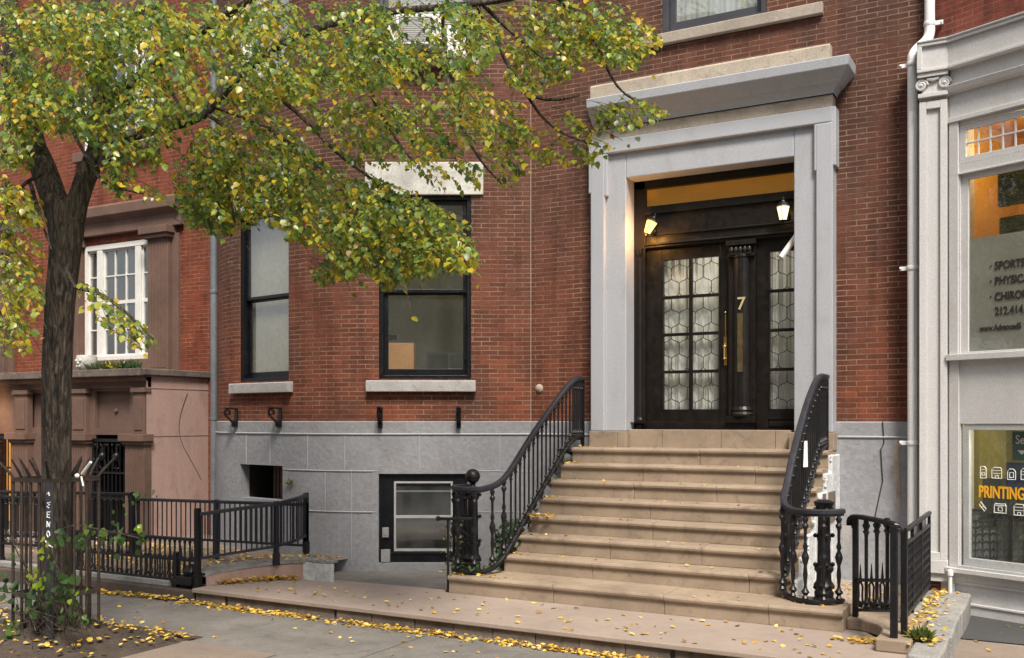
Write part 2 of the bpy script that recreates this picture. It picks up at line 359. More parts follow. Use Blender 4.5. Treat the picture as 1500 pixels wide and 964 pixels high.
def film():
    m, nt, P, N, L = mat('frosted_film'); nt.nodes.remove(P); out = nt.nodes['Material Output']
    g = N('ShaderNodeTexCoord').outputs['Object']
    T = N('ShaderNodeBsdfTransparent'); T.inputs[0].default_value = (.8,.8,.78,1)
    D = N('ShaderNodeBsdfPrincipled'); L(mixc(N, L, noise(N, L, g, 3, 5), (.42,.415,.39), (.20,.205,.195)), D.inputs['Base Color']); D.inputs['Roughness'].default_value = .35
    X = N('ShaderNodeMixShader'); X.inputs[0].default_value = .93; L(T.outputs[0], X.inputs[1]); L(D.outputs[0], X.inputs[2]); L(X.outputs[0], out.inputs[0]); return m
M['film'] = film()
def bark():
    m, nt, P, N, L = mat('tree_bark'); g = N('ShaderNodeTexCoord').outputs['Object']
    s = stretch(N, L, g, (1,1,.16)); n1 = noise(N, L, s, 34, 5, .65, .9); n2 = noise(N, L, g, 3, 5)
    r = ramp(N, [(.38,(.012,.009,.008)),(.49,(.07,.052,.04)),(.62,(.20,.16,.125))]); L(n1, r.inputs[0])
    q = ramp(N, [(.4,(0,0,0)),(.7,(.5,.5,.5))]); L(n2, q.inputs[0])
    L(mixc(N, L, q.outputs[0], r.outputs[0], (.085,.075,.055)), P.inputs['Base Color']); P.inputs['Roughness'].default_value = .95
    B = N('ShaderNodeBump'); B.inputs['Strength'].default_value = 1.0; B.inputs['Distance'].default_value = .09; L(n1, B.inputs['Height']); L(B.outputs[0], P.inputs['Normal']); return m
M['bark'] = bark()

# ------------------------------------------------------------------ text
def text(body, name, m, F, s, n, z, h, parent, bold=0.0, sx=1.0, align='LEFT'):
    cu = bpy.data.curves.new(name, 'FONT'); cu.body = body; cu.size = 1.0; cu.offset = bold; cu.extrude = .002/h; cu.align_x = align
    o = bpy.data.objects.new(name, cu); COL.objects.link(o)
    me = bpy.data.meshes.new_from_object(o.evaluated_get(bpy.context.evaluated_depsgraph_get()))
    bpy.data.objects.remove(o); bpy.data.curves.remove(cu)
    b = MB(); k = h/.72
    for v in me.vertices: b.v.append(F.w(s + v.co.x*k*sx, n + v.co.z*h, z + v.co.y*k))
    b.f = [tuple(p.vertices) for p in me.polygons]
    bpy.data.meshes.remove(me)
    return obj(name, b, m, parent)

# ================================================================== SETTING
def zs(x): return -.15 + (.017*(x+8.4) if x < -8.4 else 0.0)
g = MB(); xs = [-60,-30,-20,-16,-12,-8.4,-4,0,4,12,30,60]
for a, b in zip(xs, xs[1:]): g.quad((a,-6.95,zs(a)), (b,-6.95,zs(b)), (b,0.3,zs(b)), (a,0.3,zs(a)))
# narrow tooled joints between the pavement flags
obj('sidewalk', g, M['sidewalk'], kind='structure')
g = MB()
for x, w in ((-5.2,.006),(-1.9,.006)): g.quad((x,-6.9,zs(x)+.004),(x+w,-6.9,zs(x)+.004),(x+w,-3.87,zs(x)+.004),(x,-3.87,zs(x)+.004))
obj('pavement_joints', g, M['soil'], kind='structure')
g = MB(); g.quad((-7.0,-6.9,-.144),(-5.9,-6.9,-.144),(-5.9,-5.25,-.144),(-7.0,-5.25,-.144)); obj('pavement_slab', g, M['slab'], kind='structure')
g = MB(); g.quad((-1.0,-3.6,-.144),(3,-3.6,-.144),(3,-1.75,-.144),(-1.0,-1.75,-.144)); obj('entrance_pavement', g, M['slab'], kind='structure')
g = MB(); g.quad((-.82,-1.72,-.14),(3,-1.72,-.14),(3,-.4,-.14),(-.82,-.4,-.14)); obj('shop_forecourt', g, M['asphalt'], kind='structure')
g = MB()
for a, b in zip(xs, xs[1:]):
    g.quad((a,-7.1,zs(a)-.13),(b,-7.1,zs(b)-.13),(b,-7.1,zs(b)+.002),(a,-7.1,zs(a)+.002)); g.quad((a,-7.1,zs(a)+.002),(b,-7.1,zs(b)+.002),(b,-6.95,zs(b)+.002),(a,-6.95,zs(a)+.002))
obj('kerb', g, M['slab'], kind='structure')
g = MB(); g.quad((-400,-400,-1.6),(400,-400,-1.6),(400,400,-1.6),(-400,400,-1.6)); obj('ground', g, M['asphalt'], kind='structure')
g = MB()
for a, b in zip(xs, xs[1:]): g.quad((a,-17.0,zs(a)-.15),(b,-17.0,zs(b)-.15),(b,-7.1,zs(b)-.13),(a,-7.1,zs(a)-.13))
obj('road', g, M['asphalt'], kind='structure')
g = MB()
for a, b in zip(xs, xs[1:]): g.quad((a,-23.9,zs(a)),(b,-23.9,zs(b)),(b,-17.0,zs(b)),(a,-17.0,zs(a))); g.quad((a,-17.0,zs(a)),(b,-17.0,zs(b)),(b,-17.0,zs(b)-.16),(a,-17.0,zs(a)-.16))
obj('far_sidewalk', g, M['sidewalk'], kind='structure')
# tree pit: a mound of trodden soil
g = MB(); nx, ny = 44, 30; X0, X1, Y0, Y1 = -10.2, -6.98, -6.93, -5.0
rr = random.Random(3)
hm = [[rr.random() for _ in range(nx+1)] for _ in range(ny+1)]
for j in range(ny+1):
    for i in range(nx+1):
        x = X0+(X1-X0)*i/nx; y = Y0+(Y1-Y0)*j/ny
        if j == ny: y -= .06*(i/nx)
        e = min(i, nx-i, j, ny-j)/5.0; d = math.hypot(x+8.06, y+5.85)
        z = zs(x) + .006 + min(1,e)*(.03*hm[j][i] + .02*math.sin(x*7+y*3) + .15*math.exp(-(d/.55)**2))
        g.v.append((x, y, z))
for j in range(ny):
    for i in range(nx): k = j*(nx+1)+i; g.f.append((k, k+1, k+nx+2, k+nx+1))
obj('soil_bed', g, M['soil'], kind='structure', smooth=True)
# raised flagstone platform in front of the stoop, on kerb blocks
plat = MB(); plat.prism([(-8.44,-3.84),(-1.0,-3.84),(-1.0,-3.3),(-1.55,-2.45),(-5.4,-2.5),(-8.2,-2.62),(-8.44,-3.4)], -.045, 0)
obj('raised_pavement', plat, M['platform'], kind='structure', bevel=.008)
k = MB(); x = -8.42; rr = random.Random(5)
while x < -1.02:
    w = rr.choice((.26,.44,.48,.52)); e = min(x+w, -1.0); d = rr.uniform(0,.014)
    k.box(x, e-rr.choice((.006,.01,.04)), 3.5, 3.81-d, -.16, -.048); x = e
obj('platform_kerb', k, M['kerbstone'], kind='structure', bevel=.006)
k = MB(); k.box(-8.4,-1.05,2.7,3.78,-.3,-.05); obj('platform_bed', k, M['darkstone'], kind='structure')
# sunken areaway beside the stoop and raised yard beyond the curved wall
g = MB(); g.quad((-8.9,-2.75,-.72),(-5.3,-2.75,-.72),(-5.3,.2,-.72),(-8.9,.2,-.72)); g.quad((-8.9,-2.68,-.72),(-8.9,-2.68,.0),(-5.3,-2.63,.0),(-5.3,-2.63,-.72))
obj('areaway_floor', g, M['greybase'], kind='structure')
g = MB(); g.quad((-18,-3.6,.0),(-8.35,-3.6,.0),(-8.35,-.2,.02),(-18,-.2,.02)); obj('yard_pavement', g, M['slab'], kind='structure')
g = MB(); g.quad((-2.21,-2.5,.05),(-1.1,-2.5,.05),(-1.1,.1,.055),(-2.21,.1,.055)); obj('side_yard_pavement', g, M['platform'], kind='structure')

# ================================================================== No. 7 : brick house with bow front
H7 = thing('brick_house', (-6.2,0,0), 'red brick house with bow front, grey basement storey and grey portal around black doors', 'house')
P0 = (-6.197, 0.0); CF = Fr(P0[0], P0[1], 29.0)
WIN = (-2.047,-.808,2.43,4.90); SILLZ = 6.78
ztop = 10.5
# plan of the bow (left of the right window): arc, chord with window, arc back to the party wall
bp = [CF.w(-2.13,0,0)[:2]]; ang = 29.0; x, y = bp[0]
n = 14; da = (-10-29)/n
for i in range(n):
    am = R(ang+da/2); Ls = 1.93*R(-da); x -= math.cos(am)*Ls; y -= math.sin(am)*Ls; ang += da; bp.append((x,y))
w2R = (x,y); t2 = R(-10); W2 = 1.20; w2L = (x-W2*math.cos(t2), y-W2*math.sin(t2)); LF = Fr(w2L[0], w2L[1], -10.0)
bq = [w2L]; x, y = w2L; ang = -10.0
n = 14; da = (-60+10)/n
for i in range(n):
    am = R(ang+da/2); Ls = 1.6*R(-da); x -= math.cos(am)*Ls; y -= math.sin(am)*Ls; ang += da; bq.append((x,y))
bq.append((x-.10, y+.18)); bq.append((bq[-1][0]-.03, .3))
BZ = 1.849
b = MB()
# flat wall right of the bow, pierced by the doorway and the window over it
b.panel(Fr(0,0,0), P0[0], -1.30, BZ, ztop, [(-4.83,-2.40,BZ,4.96), (-4.34,-3.03,6.70,8.6)], rev=.13)
b.panel(CF, -2.13, 0, BZ, ztop, [WIN, (WIN[0],WIN[1],SILLZ,9.0)], rev=.13)
b.strip(list(reversed(bp)), BZ, ztop, u0=-4.0)
b.panel(LF, 0, W2, BZ, ztop, [(.02,W2-.02,2.43,4.90), (.02,W2-.02,SILLZ,9.0)], rev=.15)
b.strip(list(reversed(bq)), BZ, ztop, u0=-1.5)
obj('brick_wall', b, M['brick'], H7)
# caulked joint where the bow meets the flat wall
c = MB(); c.tube([CF.w(-.004,.004,BZ), CF.w(-.004,.004,7.5)], .0055, 5); obj('caulk_line', c, M['limesill'], H7)
# grey basement storey
b = MB(); gz0 = -.75; o = .028
def off(pts, d):
    out = []
    for i, (px, py) in enumerate(pts):
        q = pts[max(i-1,0)]; r = pts[min(i+1,len(pts)-1)]; tx, ty = r[0]-q[0], r[1]-q[1]; L = math.hypot(tx,ty); out.append((px+ty/L*d, py-tx/L*d))
    return out
BD = (-2.047,-.854,-.04,1.154)
b.panel(CF, -2.13, 0, gz0, BZ, [BD], n=o, rev=.17)
ar = list(reversed(bp)); al = list(reversed(bq)); b.strip(off(ar,o), gz0, BZ); b.strip(off(al,o), gz0, BZ)
b.panel(LF, 0, W2, gz0, BZ, [(.10,W2-.12,.75,1.235)], n=o, rev=.16)
b.panel(Fr(0,0,0), P0[0], -5.20, gz0, BZ, [], n=o); br = MB(); br.panel(Fr(0,0,0), -2.25, -1.30, -.2, BZ, [], n=o); obj('basement_wall', br, M['greybase'], H7)
# sloping top edge
def cap(pts):
    for p, q, r_, s_ in zip(off(pts,o), off(pts,o)[1:], pts, pts[1:]): b.quad((*p,BZ), (*q,BZ), (*s_,BZ+.012), (*r_,BZ+.012))
cap([CF.w(-2.13,0,0)[:2], P0]); cap(ar); cap([w2L, w2R]); cap(al); cap([P0,(-5.2,0)]); cap([(-2.25,0),(-1.3,0)])
# raised pointing ridges of the scored blocks
obj('basement_wall', b, M['greybase'], H7); b = MB()
def ridge(z, pts): b.tube([(px,py,z) for px,py in off(pts,o+.004)], .013 if z > 1.5 else .009, 6)
ridge(1.686, [CF.w(-2.13,0,0)[:2], P0]); ridge(1.686, ar); ridge(1.686,[w2L,w2R]); ridge(1.686,al[:-1]); ridge(1.686,[P0,(-5.26,0)]); ridge(1.686,[(-2.2,0),(-1.46,0)])
for sa, sb, z in ((-2.13,-2.06,1.19),(-.84,0,1.19),(-2.13,-2.06,.64),(-.84,0,.64)): b.tube([CF.w(sa,o+.002,z), CF.w(sb,o+.002,z)], .006, 5)
ridge(1.19, ar); ridge(.64, ar[4:]); b.tube([LF.w(W2-.1,o+.002,1.19), LF.w(W2,o+.002,1.19)], .006, 5)
def vert(px, py, za, zb): b.tube([(px,py,za),(px,py,zb)], .008, 5)
ao = off(ar,o+.002)
for i, za, zb in ((10,1.19,1.686),(4,1.19,1.686),(11,.0,1.19),(7,.64,1.19),(4,-.05,.64)): vert(*ao[i], za, zb)
for s, za, zb in ((-.42,1.19,1.686),(-.25,.64,1.19),(-1.5,1.19,1.686)): vert(*CF.w(s,o+.002,0)[:2], za, zb)
for s, za, zb in ((.25,1.235,1.686),(.8,1.235,1.686)): vert(*LF.w(s,o+.002,0)[:2], za, zb)
obj('pointing_ridges', b, M['greytrim'], H7)  # lighter grey than the wall puts the sky-lit edge into the colour
c = MB(); c.box(-2.047-.03,-.854-.3,o+.002,o+.03,-.72,-.05,CF)
obj('basement_skirt', c, M['greybase'], H7)
# bits on the right strip of basement wall
c = MB(); pth = [(-1.72,-.036,1.86),(-1.705,-.036,1.62),(-1.74,-.038,1.55),(-1.72,-.036,1.2),(-1.80,-.036,.8),(-1.78,-.036,.5)]; c.tube(pth,.006,5); obj('wall_cable', c, M['cable'], H7)
c = MB(); c.box(-1.60,-1.545,.029,.034,1.15,1.66); c.box(-1.575,-1.53,.029,.033,.9,1.2); obj('bare_patch', c, M['stonecap'], H7)

# sills, lintels, sash windows
def sash(F, s0, s1, z0, z1, n, fm, meet=None, glass=M['glass'], fw=.075, name='window', cas=.055, parent=H7, back=None, backn=-.28, blabel=None):
    """casing + two sashes; returns the window part"""
    f = MB()
    f.box(s0,s0+cas,n-.12,n+.02,z0,z1,F); f.box(s1-cas,s1,n-.12,n+.02,z0,z1,F); f.box(s0+cas,s1-cas,n-.12,n+.02,z1-cas,z1,F); f.box(s0+cas,s1-cas,n-.12,n+.015,z0,z0+.05,F)
    w = obj(name, f, fm, parent, bevel=.004)
    a, c2, zb, zt = s0+cas, s1-cas, z0+.05, z1-cas
    m = meet or (zb+zt)/2
    u = MB(); u.box(a,a+fw*.75,n-.07,n-.03,m,zt,F); u.box(c2-fw*.75,c2,n-.07,n-.03,m,zt,F); u.box(a+fw*.75,c2-fw*.75,n-.07,n-.03,zt-fw*.8,zt,F); u.box(a+fw*.75,c2-fw*.75,n-.07,n-.03,m,m+.045,F)
    u.box(a,a+fw*.75,n-.11,n-.075,zb,m,F); u.box(c2-fw*.75,c2,n-.11,n-.075,zb,m,F); u.box(a+fw*.75,c2-fw*.75,n-.11,n-.075,zb,zb+fw*1.2,F); u.box(a+fw*.75,c2-fw*.75,n-.11,n-.075,m-.03,m+.02,F)
    obj('sash', u, fm, w, bevel=.004)
    q = MB(); q.quad(F.w(a,n-.05,m),F.w(c2,n-.05,m),F.w(c2,n-.05,zt),F.w(a,n-.05,zt)); q.quad(F.w(a,n-.095,zb),F.w(c2,n-.095,zb),F.w(c2,n-.095,m),F.w(a,n-.095,m)); obj('pane', q, glass, w)
    return w
def room(F, s0, s1, z0, z1, n0, n1, m, parent, name='room'):
    """inside faces of a room behind an opening"""
    r = MB()
    A = lambda s,n,z: F.w(s,n,z)
    r.quad(A(s0,n1,z0),A(s1,n1,z0),A(s1,n1,z1),A(s0,n1,z1)); r.quad(A(s0,n0,z0),A(s0,n1,z0),A(s0,n1,z1),A(s0,n0,z1)); r.quad(A(s1,n1,z0),A(s1,n0,z0),A(s1,n0,z1),A(s1,n1,z1))
    r.quad(A(s0,n0,z1),A(s0,n1,z1),A(s1,n1,z1),A(s1,n0,z1)); r.quad(A(s0,n0,z0),A(s1,n0,z0),A(s1,n1,z0),A(s0,n1,z0))
    return obj(name, r, m, parent)
def sill(F, s0, s1, z0, z1, m, n1=.10, parent=H7):
    s = MB(); s.extrude([(-.13,z0),(n1,z0),(n1,z1-.012),(n1-.01,z1),(-.13,z1+.012)], s0, s1, F); return obj('window_sill', s, m, parent, bevel=.008)
w = sash(CF, WIN[0],WIN[1],WIN[2],WIN[3],-.05, M['blackpaint'], meet=3.60, glass=M['glasslow'])
sill(CF,-2.212,-.743,2.255,2.405,M['sill']); 
c = MB(); c.box(-2.231,-.642,-.02,.035,4.90,5.34,CF); obj('lintel', c, M['lintel'], H7, bevel=.01)
room(CF,-2.6,.3,1.9,5.3,-.20,-3.2,M['room'],H7)
c = MB(); c.panel(CF,-2.6,.3,1.9,5.3,[(-1.99,-.86,2.44,4.88)],n=-.19,rev=.02); obj('inner_wall', c, M['room'], H7)
w = sash(LF,.02,W2-.02,2.43,4.90,-.06, M['blackpaint'], meet=3.62)
c = MB(); c.quad(LF.w(.03,-.22,2.45),LF.w(W2-.03,-.22,2.45),LF.w(W2-.03,-.22,4.88),LF.w(.03,-.22,4.88)); obj('roller_shade', c, M['shade'], H7)
sill(LF,-.10,W2+.07,2.26,2.405,M['sill'],n1=.09)
c = MB(); c.box(-.12,W2+.12,-.02,.035,4.90,5.34,LF); obj('lintel', c, M['lintel'], H7, bevel=.01)
# windows of the floor above
sash(CF, WIN[0],WIN[1],SILLZ,9.0,-.05, M['bluegrey'], meet=7.9); sill(CF,-2.212,-.70,6.62,6.77,M['limesill'])
c = MB(); c.quad(CF.w(-2.0,-.3,SILLZ),CF.w(-.85,-.3,SILLZ),CF.w(-.85,-.3,9),CF.w(-2.0,-.3,9)); obj('curtain', c, M['shade'], H7)
sash(LF,.02,W2-.02,SILLZ,9.0,-.06, M['white'], meet=7.9); sill(LF,-.10,W2+.07,6.62,6.77,M['limesill'],n1=.09)
c = MB(); c.quad(LF.w(.03,-.3,SILLZ),LF.w(W2-.03,-.3,SILLZ),LF.w(W2-.03,-.3,9),LF.w(.03,-.3,9)); obj('curtain', c, M['curtain'], H7)
sash(W0,-4.34,-3.03,6.70,8.6,-.03, M['bluegrey'], fw=.10, cas=.07); sill(W0,-4.62,-2.372,6.565,6.70,M['limesill'],n1=.07)
def pleats(F, s0, s1, z0, z1, n, amp, per, m, name, parent):
    c = MB(); N_ = int((s1-s0)/.012)
    for i in range(N_):
        a = s0+(s1-s0)*i/N_; d = s0+(s1-s0)*(i+1)/N_
        fa = n+amp*math.sin(a*per)+amp*.5*math.sin(a*per*2.3+1); fb = n+amp*math.sin(d*per)+amp*.5*math.sin(d*per*2.3+1)
        c.quad(F.w(a,fa,z0),F.w(d,fb,z0),F.w(d,fb,z1),F.w(a,fa,z1))
    return obj(name, c, m, parent, smooth=True)
pleats(W0,-4.3,-3.07,6.72,8.6,-.24,.012,38,M['curtain'],'curtain',H7)
# basement opening under the left window of the bow
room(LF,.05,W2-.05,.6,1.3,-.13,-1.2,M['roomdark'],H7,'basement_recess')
c = MB()
for s in (.42,.50,.58,.66): c.box(s,s+.05,-.36,-.32,.72,1.24,LF)
obj('recess_bars', c, M['brownstone'], H7)
# basement door-window of the bow (black frame with aluminium storm window)
f = MB(); zb0, zb1 = -.04, 1.154; s0, s1 = -2.047, -.854
f.box(s0,-1.85,-.13,-.02,zb0,zb1,CF); f.box(-1.05,s1,-.13,-.02,zb0,zb1,CF); f.box(-1.85,-1.05,-.13,-.02,1.055,zb1,CF); f.box(-1.85,-1.05,-.13,-.02,zb0,.11,CF); f.box(s0+.05,s0+.07,-.02,-.005,zb0,zb1,CF); f.box(-1.9,-1.0,-.02,-.006,.075,.09,CF)
bw = obj('basement_window', f, M['blackpaint'], H7, bevel=.004)
f = MB()
for a, c_, d, e in ((-1.845,-1.82,.11,1.05),(-1.08,-1.055,.11,1.05)): f.box(a,c_,-.06,-.012,d,e,CF)
for d, e in ((.11,.14),(1.025,1.05),(.555,.59)): f.box(-1.82,-1.08,-.06,-.014,d,e,CF)
f.box(-1.82,-1.08,-.075,-.05,.905,.925,CF)
obj('storm_frame', f, M['alu'], bw)
f = MB(); f.quad(CF.w(-1.83,-.045,.12),CF.w(-1.07,-.045,.12),CF.w(-1.07,-.045,1.04),CF.w(-1.83,-.045,1.04)); obj('pane', f, M['glass'], bw)
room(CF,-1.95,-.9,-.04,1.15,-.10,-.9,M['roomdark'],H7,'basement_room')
f = MB(); f.box(-2.0,-1.915,-.02,.015,.30,.43,CF); f.box(-1.985,-1.93,.015,.022,.33,.42,CF); f.box(-1.975,-1.94,.022,.024,.375,.40,CF); obj('keypad_lock', f, M['greyplastic'], bw, bevel=.006)
f = MB(); f.box(-2.015,-1.895,-.02,.03,-.03,.135,CF); f.box(-1.97,-1.94,.03,.033,.03,.07,CF); obj('intercom_box', f, M['greyplastic'], bw, bevel=.006)

# ---------- portal
OL, OR_, OT = -4.768, -2.677, 4.932; PB = 1.735
f = MB()
# jambs and lintel of the inner architrave
f.box(-5.06,OL,-.14,.14,PB,5.30); f.box(OR_,-2.40,-.14,.14,PB,5.30); f.box(OL,OR_,-.14,.14,OT,5.30)
# prouder outer band
f.box(-5.232,-5.043,-.03,.20,PB,5.255); f.box(-2.415,-2.229,-.03,.20,PB,5.255); f.box(-5.232,-2.229,-.03,.20,5.256,5.435)
f.box(-5.262,-5.2,-.03,.197,4.775,5.432); f.box(-2.27,-2.198,-.03,.197,4.76,5.432); f.box(-5.062,-5.0,-.02,.196,4.72,5.256); f.box(-2.44,-2.38,-.02,.196,4.72,5.256)
ar_ = obj('portal_surround', f, M['greytrim'], H7, bevel=.012)
f = MB(); f.box(-5.225,-2.236,-.03,.185,5.436,5.575); obj('frieze', f, M['stonecap'], H7, bevel=.006)
# cornice: bed mould, cove soffit and fascia, with returned ends
def cornice(prof, s0, s1, m, name):
    """profile (n, z) mitred around the two ends: the return runs back to the wall"""
    b = MB(); cols = []
    for n_, z in prof:
        e = n_-.20
        cols.append([(s0,0.02,z),(s0,-n_,z),(s1+e,-n_,z),(s1+e,0.02,z)])
    for p, q in zip(cols, cols[1:]+cols[:1]):
        for k in range(1,3): b.quad(p[k],p[k+1],q[k+1],q[k])
    i = len(b.v); b.v += [c_[1] for c_ in cols]; b.f.append(tuple(i+k for k in range(len(cols))))
    return obj(name, b, m, H7)
cornice([(.205,5.576),(.215,5.60),(.25,5.65),(.29,5.68),(.30,5.695),(.40,5.80),(.405,5.81),(.415,5.905),(.41,5.915),(.0,5.99)], -5.19, -2.226, M['greytrim'], 'cornice')
f = MB(); f.extrude([(-.03,5.97),(.14,5.95),(.14,6.15),(.115,6.18),(-.03,6.185)], -5.27,-2.275); obj('parapet_block', f, M['stonecap'], H7, bevel=.012)
# plinths, sill
f = MB(); f.box(-5.24,-4.86,-.1,.22,1.53,PB); f.box(-4.858,-4.74,-.1,.218,1.53,PB-.002); obj('plinth', f, M['step'], H7, bevel=.008)
f = MB(); f.box(-2.72,-2.215,-.1,.22,1.53,PB); obj('plinth', f, M['step'], H7, bevel=.008)
f = MB(); 
for a, c_ in ((-4.738,-4.30),(-4.296,-3.55),(-3.546,-2.90),(-2.896,-2.722)): f.box(a,c_,-.35,.12,1.53,1.758)
obj('door_sill', f, M['step'], H7, bevel=.006)

# ---------- door case: transom, pillar, two door leaves
DN = -.20
f = MB()
f.box(-4.80,-4.62,DN-.02,-.14,1.758,4.93); f.box(-4.80,-2.35,DN-.02,-.14,4.83,4.96); f.box(-4.62,-2.35,DN-.02,-.155,4.06,4.60)
f.box(-4.62,-2.35,-.155,-.12,4.50,4.60); f.box(-4.62,-2.35,-.155,-.125,4.07,4.13); f.box(-4.62,-2.35,-.155,-.10,4.10,4.118); f.box(-4.62,-2.35,-.155,-.13,4.22,4.24)
f.lathe([(.05,0),(.055,.05),(.045,.07),(.05,.12),(.038,.15),(.034,2.2),(.05,2.25),(.055,2.32)], (-4.70,.155,1.76), 10)
dc = obj('door_case', f, M['doorwood'], H7, bevel=.005)
f = MB(); f.quad((-4.62,.21,4.595),(-2.4,.21,4.595),(-2.4,.21,4.835),(-4.62,.21,4.835)); obj('transom_pane', f, M['transom'], dc)
# central pillar with cap and base
f = MB(); f.box(-3.53,-3.20,DN-.02,-.13,1.758,4.06); f.lathe([(.14,1.92),(.145,1.95),(.125,1.975),(.135,2.0),(.118,2.04),(.112,2.6),(.106,3.84),(.12,3.86),(.12,3.88)],(-3.365,.165,0),20)
f.box(-3.545,-3.185,-.13,-.055,1.759,1.92); f.box(-3.50,-3.23,-.13,-.06,3.88,3.905)
f.box(-3.53,-3.20,-.13,-.07,3.86,3.885); f.box(-3.545,-3.185,-.13,-.06,4.0,4.058)
for i in range(5): f.ball((-3.48+i*.055,.085,3.94),.03,8,6,(1,1,1.5))
pil = obj('door_pillar', f, M['doorwood'], dc, bevel=.004)
f = MB(); f.box(-3.398,-3.332,-.066,-.049,2.46,3.17); obj('brass_plate', f, M['brassdull'], pil)
text('7', 'house_number', M['gold'], W0, -3.405, -.052, 3.215, .155, pil, bold=.010)
def honey(s0, s1, z0, z1, y):
    """wrought grille of long hexagons behind the glass"""
    b = MB(); w_, h1, h2 = .21, .13, .06; cols = int((s1-s0)/(w_/2))+1; z = z0-.05; row = 0
    while z < z1+.1:
        for i in range(-1, cols+1):
            x = s0 + i*w_/2
            if (i+row) % 2 == 0:
                if z+h1 > z0 and s0 <= x <= s1: b.tube([(x,y,max(z,z0)),(x,y,min(z+h1,z1))], .0062, 4)
                for sg in (-1,1):
                    p, q = (x,z+h1), (x+sg*w_/2, z+h1+h2)
                    if s0-.01 <= q[0] <= s1+.01 and s0 <= x <= s1 and z0 <= p[1] and q[1] <= z1: b.tube([(p[0],y,p[1]),(p[0]+sg*w_*.16,y,p[1]+h2*.42),(p[0]+sg*w_*.34,y,p[1]+h2*.58),(q[0],y,q[1])], .0062, 4)
        z += h1+h2; row += 1
    return b
def leaf(s0, s1, g0, g1, cols, lab):
    zt, zb = 4.06, 1.762; zg0, zg1 = 2.012, 3.905; y0, y1 = .195, .245
    b = MB(); B = lambda a,c_,d,e,y_=y0: b.box(a,c_,-y1,-y_,d,e)
    B(s0,g0,zb,zt); B(g1,s1,zb,zt); B(g0,g1,zg1,zt); B(g0,g1,zb,zg0)
    for a in (g0,g1-.02): b.box(a,a+.02,-y1,-.185,zg0,zg1)
    dl = obj('door', b, M['doorwood'], H7, lab, bevel=.004)
    m = MB()
    for k in (1,2,3): z = zg0+(zg1-zg0)*k/4; m.box(g0,g1,-.24,-.188,z-.019,z+.019)
    for k in range(1,cols): x = g0+(g1-g0)*k/cols; m.box(x-.022,x+.022,-.238,-.19,zg0,zg1)
    obj('glazing_bars', m, M['doorwood'], dl, bevel=.004)
    q = MB(); q.quad((g0,.215,zg0),(g1,.215,zg0),(g1,.215,zg1),(g0,.215,zg1)); obj('pane', q, M['glasslow'], dl)
    obj('grille', honey(g0,g1,zg0,zg1,.255), M['iron'], dl)
    pleats(W0,g0-.02,g1+.02,zg0-.02,zg1+.02,-.31,.012,62,M['curtain'],'door_curtain',dl)
    return dl
d1 = leaf(-4.62,-3.53,-4.415,-3.655,2,None); d2 = leaf(-3.20,-2.36,-3.06,-2.50,1,None)
f = MB(); f.box(-3.05,-2.5,-.20,-.182,1.80,1.885); f.box(-3.05,-2.5,-.20,-.17,1.885,1.90); obj('mail_slot', f, M['doorwood'], d2, bevel=.003)
f = MB(); f.tube([(-3.585,.17,2.62),(-3.585,.14,2.64),(-3.585,.14,2.80),(-3.585,.17,2.82)],.012,6); f.ball((-3.585,.145,2.63),.02,8,6); f.ball((-3.585,.15,2.78),.024,8,6); f.box(-3.605,-3.565,-.20,-.18,2.55,2.9); f.box(-3.592,-3.578,-.20,-.185,2.9,3.2); f.ball((-3.585,.185,3.2),.016,8,6); obj('door_handle', f, M['brass'], d1, smooth=True)
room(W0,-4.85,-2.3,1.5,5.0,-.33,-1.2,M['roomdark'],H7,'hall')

# ---------- lanterns over the doors
def lantern(base, lab, m, tilt=(0,0,0)):
    T = thing('wall_lantern', base, lab, 'lantern')
    Mx = Matrix.Translation(base) @ Matrix.Rotation(tilt[1],4,'Y') @ Matrix.Rotation(tilt[0],4,'X') @ Matrix.Scale(.78,4)
    def xf(b): b.v = [tuple(Mx @ Vector(p)) for p in b.v]; return b
    b = MB(); b.lathe([(.115,.10),(.105,.115),(.06,.165),(.035,.175),(.03,.195),(.012,.21),(.018,.225),(.004,.245)], (0,0,0), 8); obj('lantern_cap', xf(b), M['iron'], T)
    b = MB(); b.lathe([(.052,-.10),(.095,.098)], (0,0,0), 4); obj('lantern_glass', xf(b), m, T)
    b = MB(); b.lathe([(.01,-.145),(.02,-.12),(.06,-.112),(.06,-.10)], (0,0,0), 6)
    for k in range(4):
        a = math.pi/2*k; b.tube([(.054*math.cos(a),.054*math.sin(a),-.1),(.098*math.cos(a),.098*math.sin(a),.1)], .006, 4)
    obj('lantern_cage', xf(b), M['iron'], T)
    b = MB(); b.tube([(0,0,.19),(.0,.05,.23),(.02,.12,.16),(.02,.19,.05),(.02,.21,-.02)], .010, 6); b.lathe([(.03,-.05),(.04,0),(.03,.05)],(.02,.20,-.02),8); obj('lantern_bracket', xf(b), M['iron'], T)
    return T
lantern((-4.50,-.02,4.30), 'crooked black coach lantern glowing orange over the left door', M['lampglass'], (R(-10),R(22),0))
lantern((-2.83,-.02,4.31), 'upright black coach lantern over the right door, half behind the jamb', M['lampcool'])
t = thing('security_camera', (-2.72,-.02,4.0), 'slim white tube camera jutting aslant from right jamb under the lantern', 'camera')
f = MB(); pa, pb = at(1143,379,-.06), at(1170,341,.03); f.tube([pa, pb], .036, 8); obj('camera_body', f, M['spout'], t, smooth=True)
f = MB(); f.tube([pa+(pa-pb)*.02+Vector((0,0,.02)), pa+Vector((0,0,.02))], .05, 8); f.tube([pb, pb+Vector((.05,.06,.04))], .02, 6); obj('camera_hood', f, M['greyplastic'], t, smooth=True)

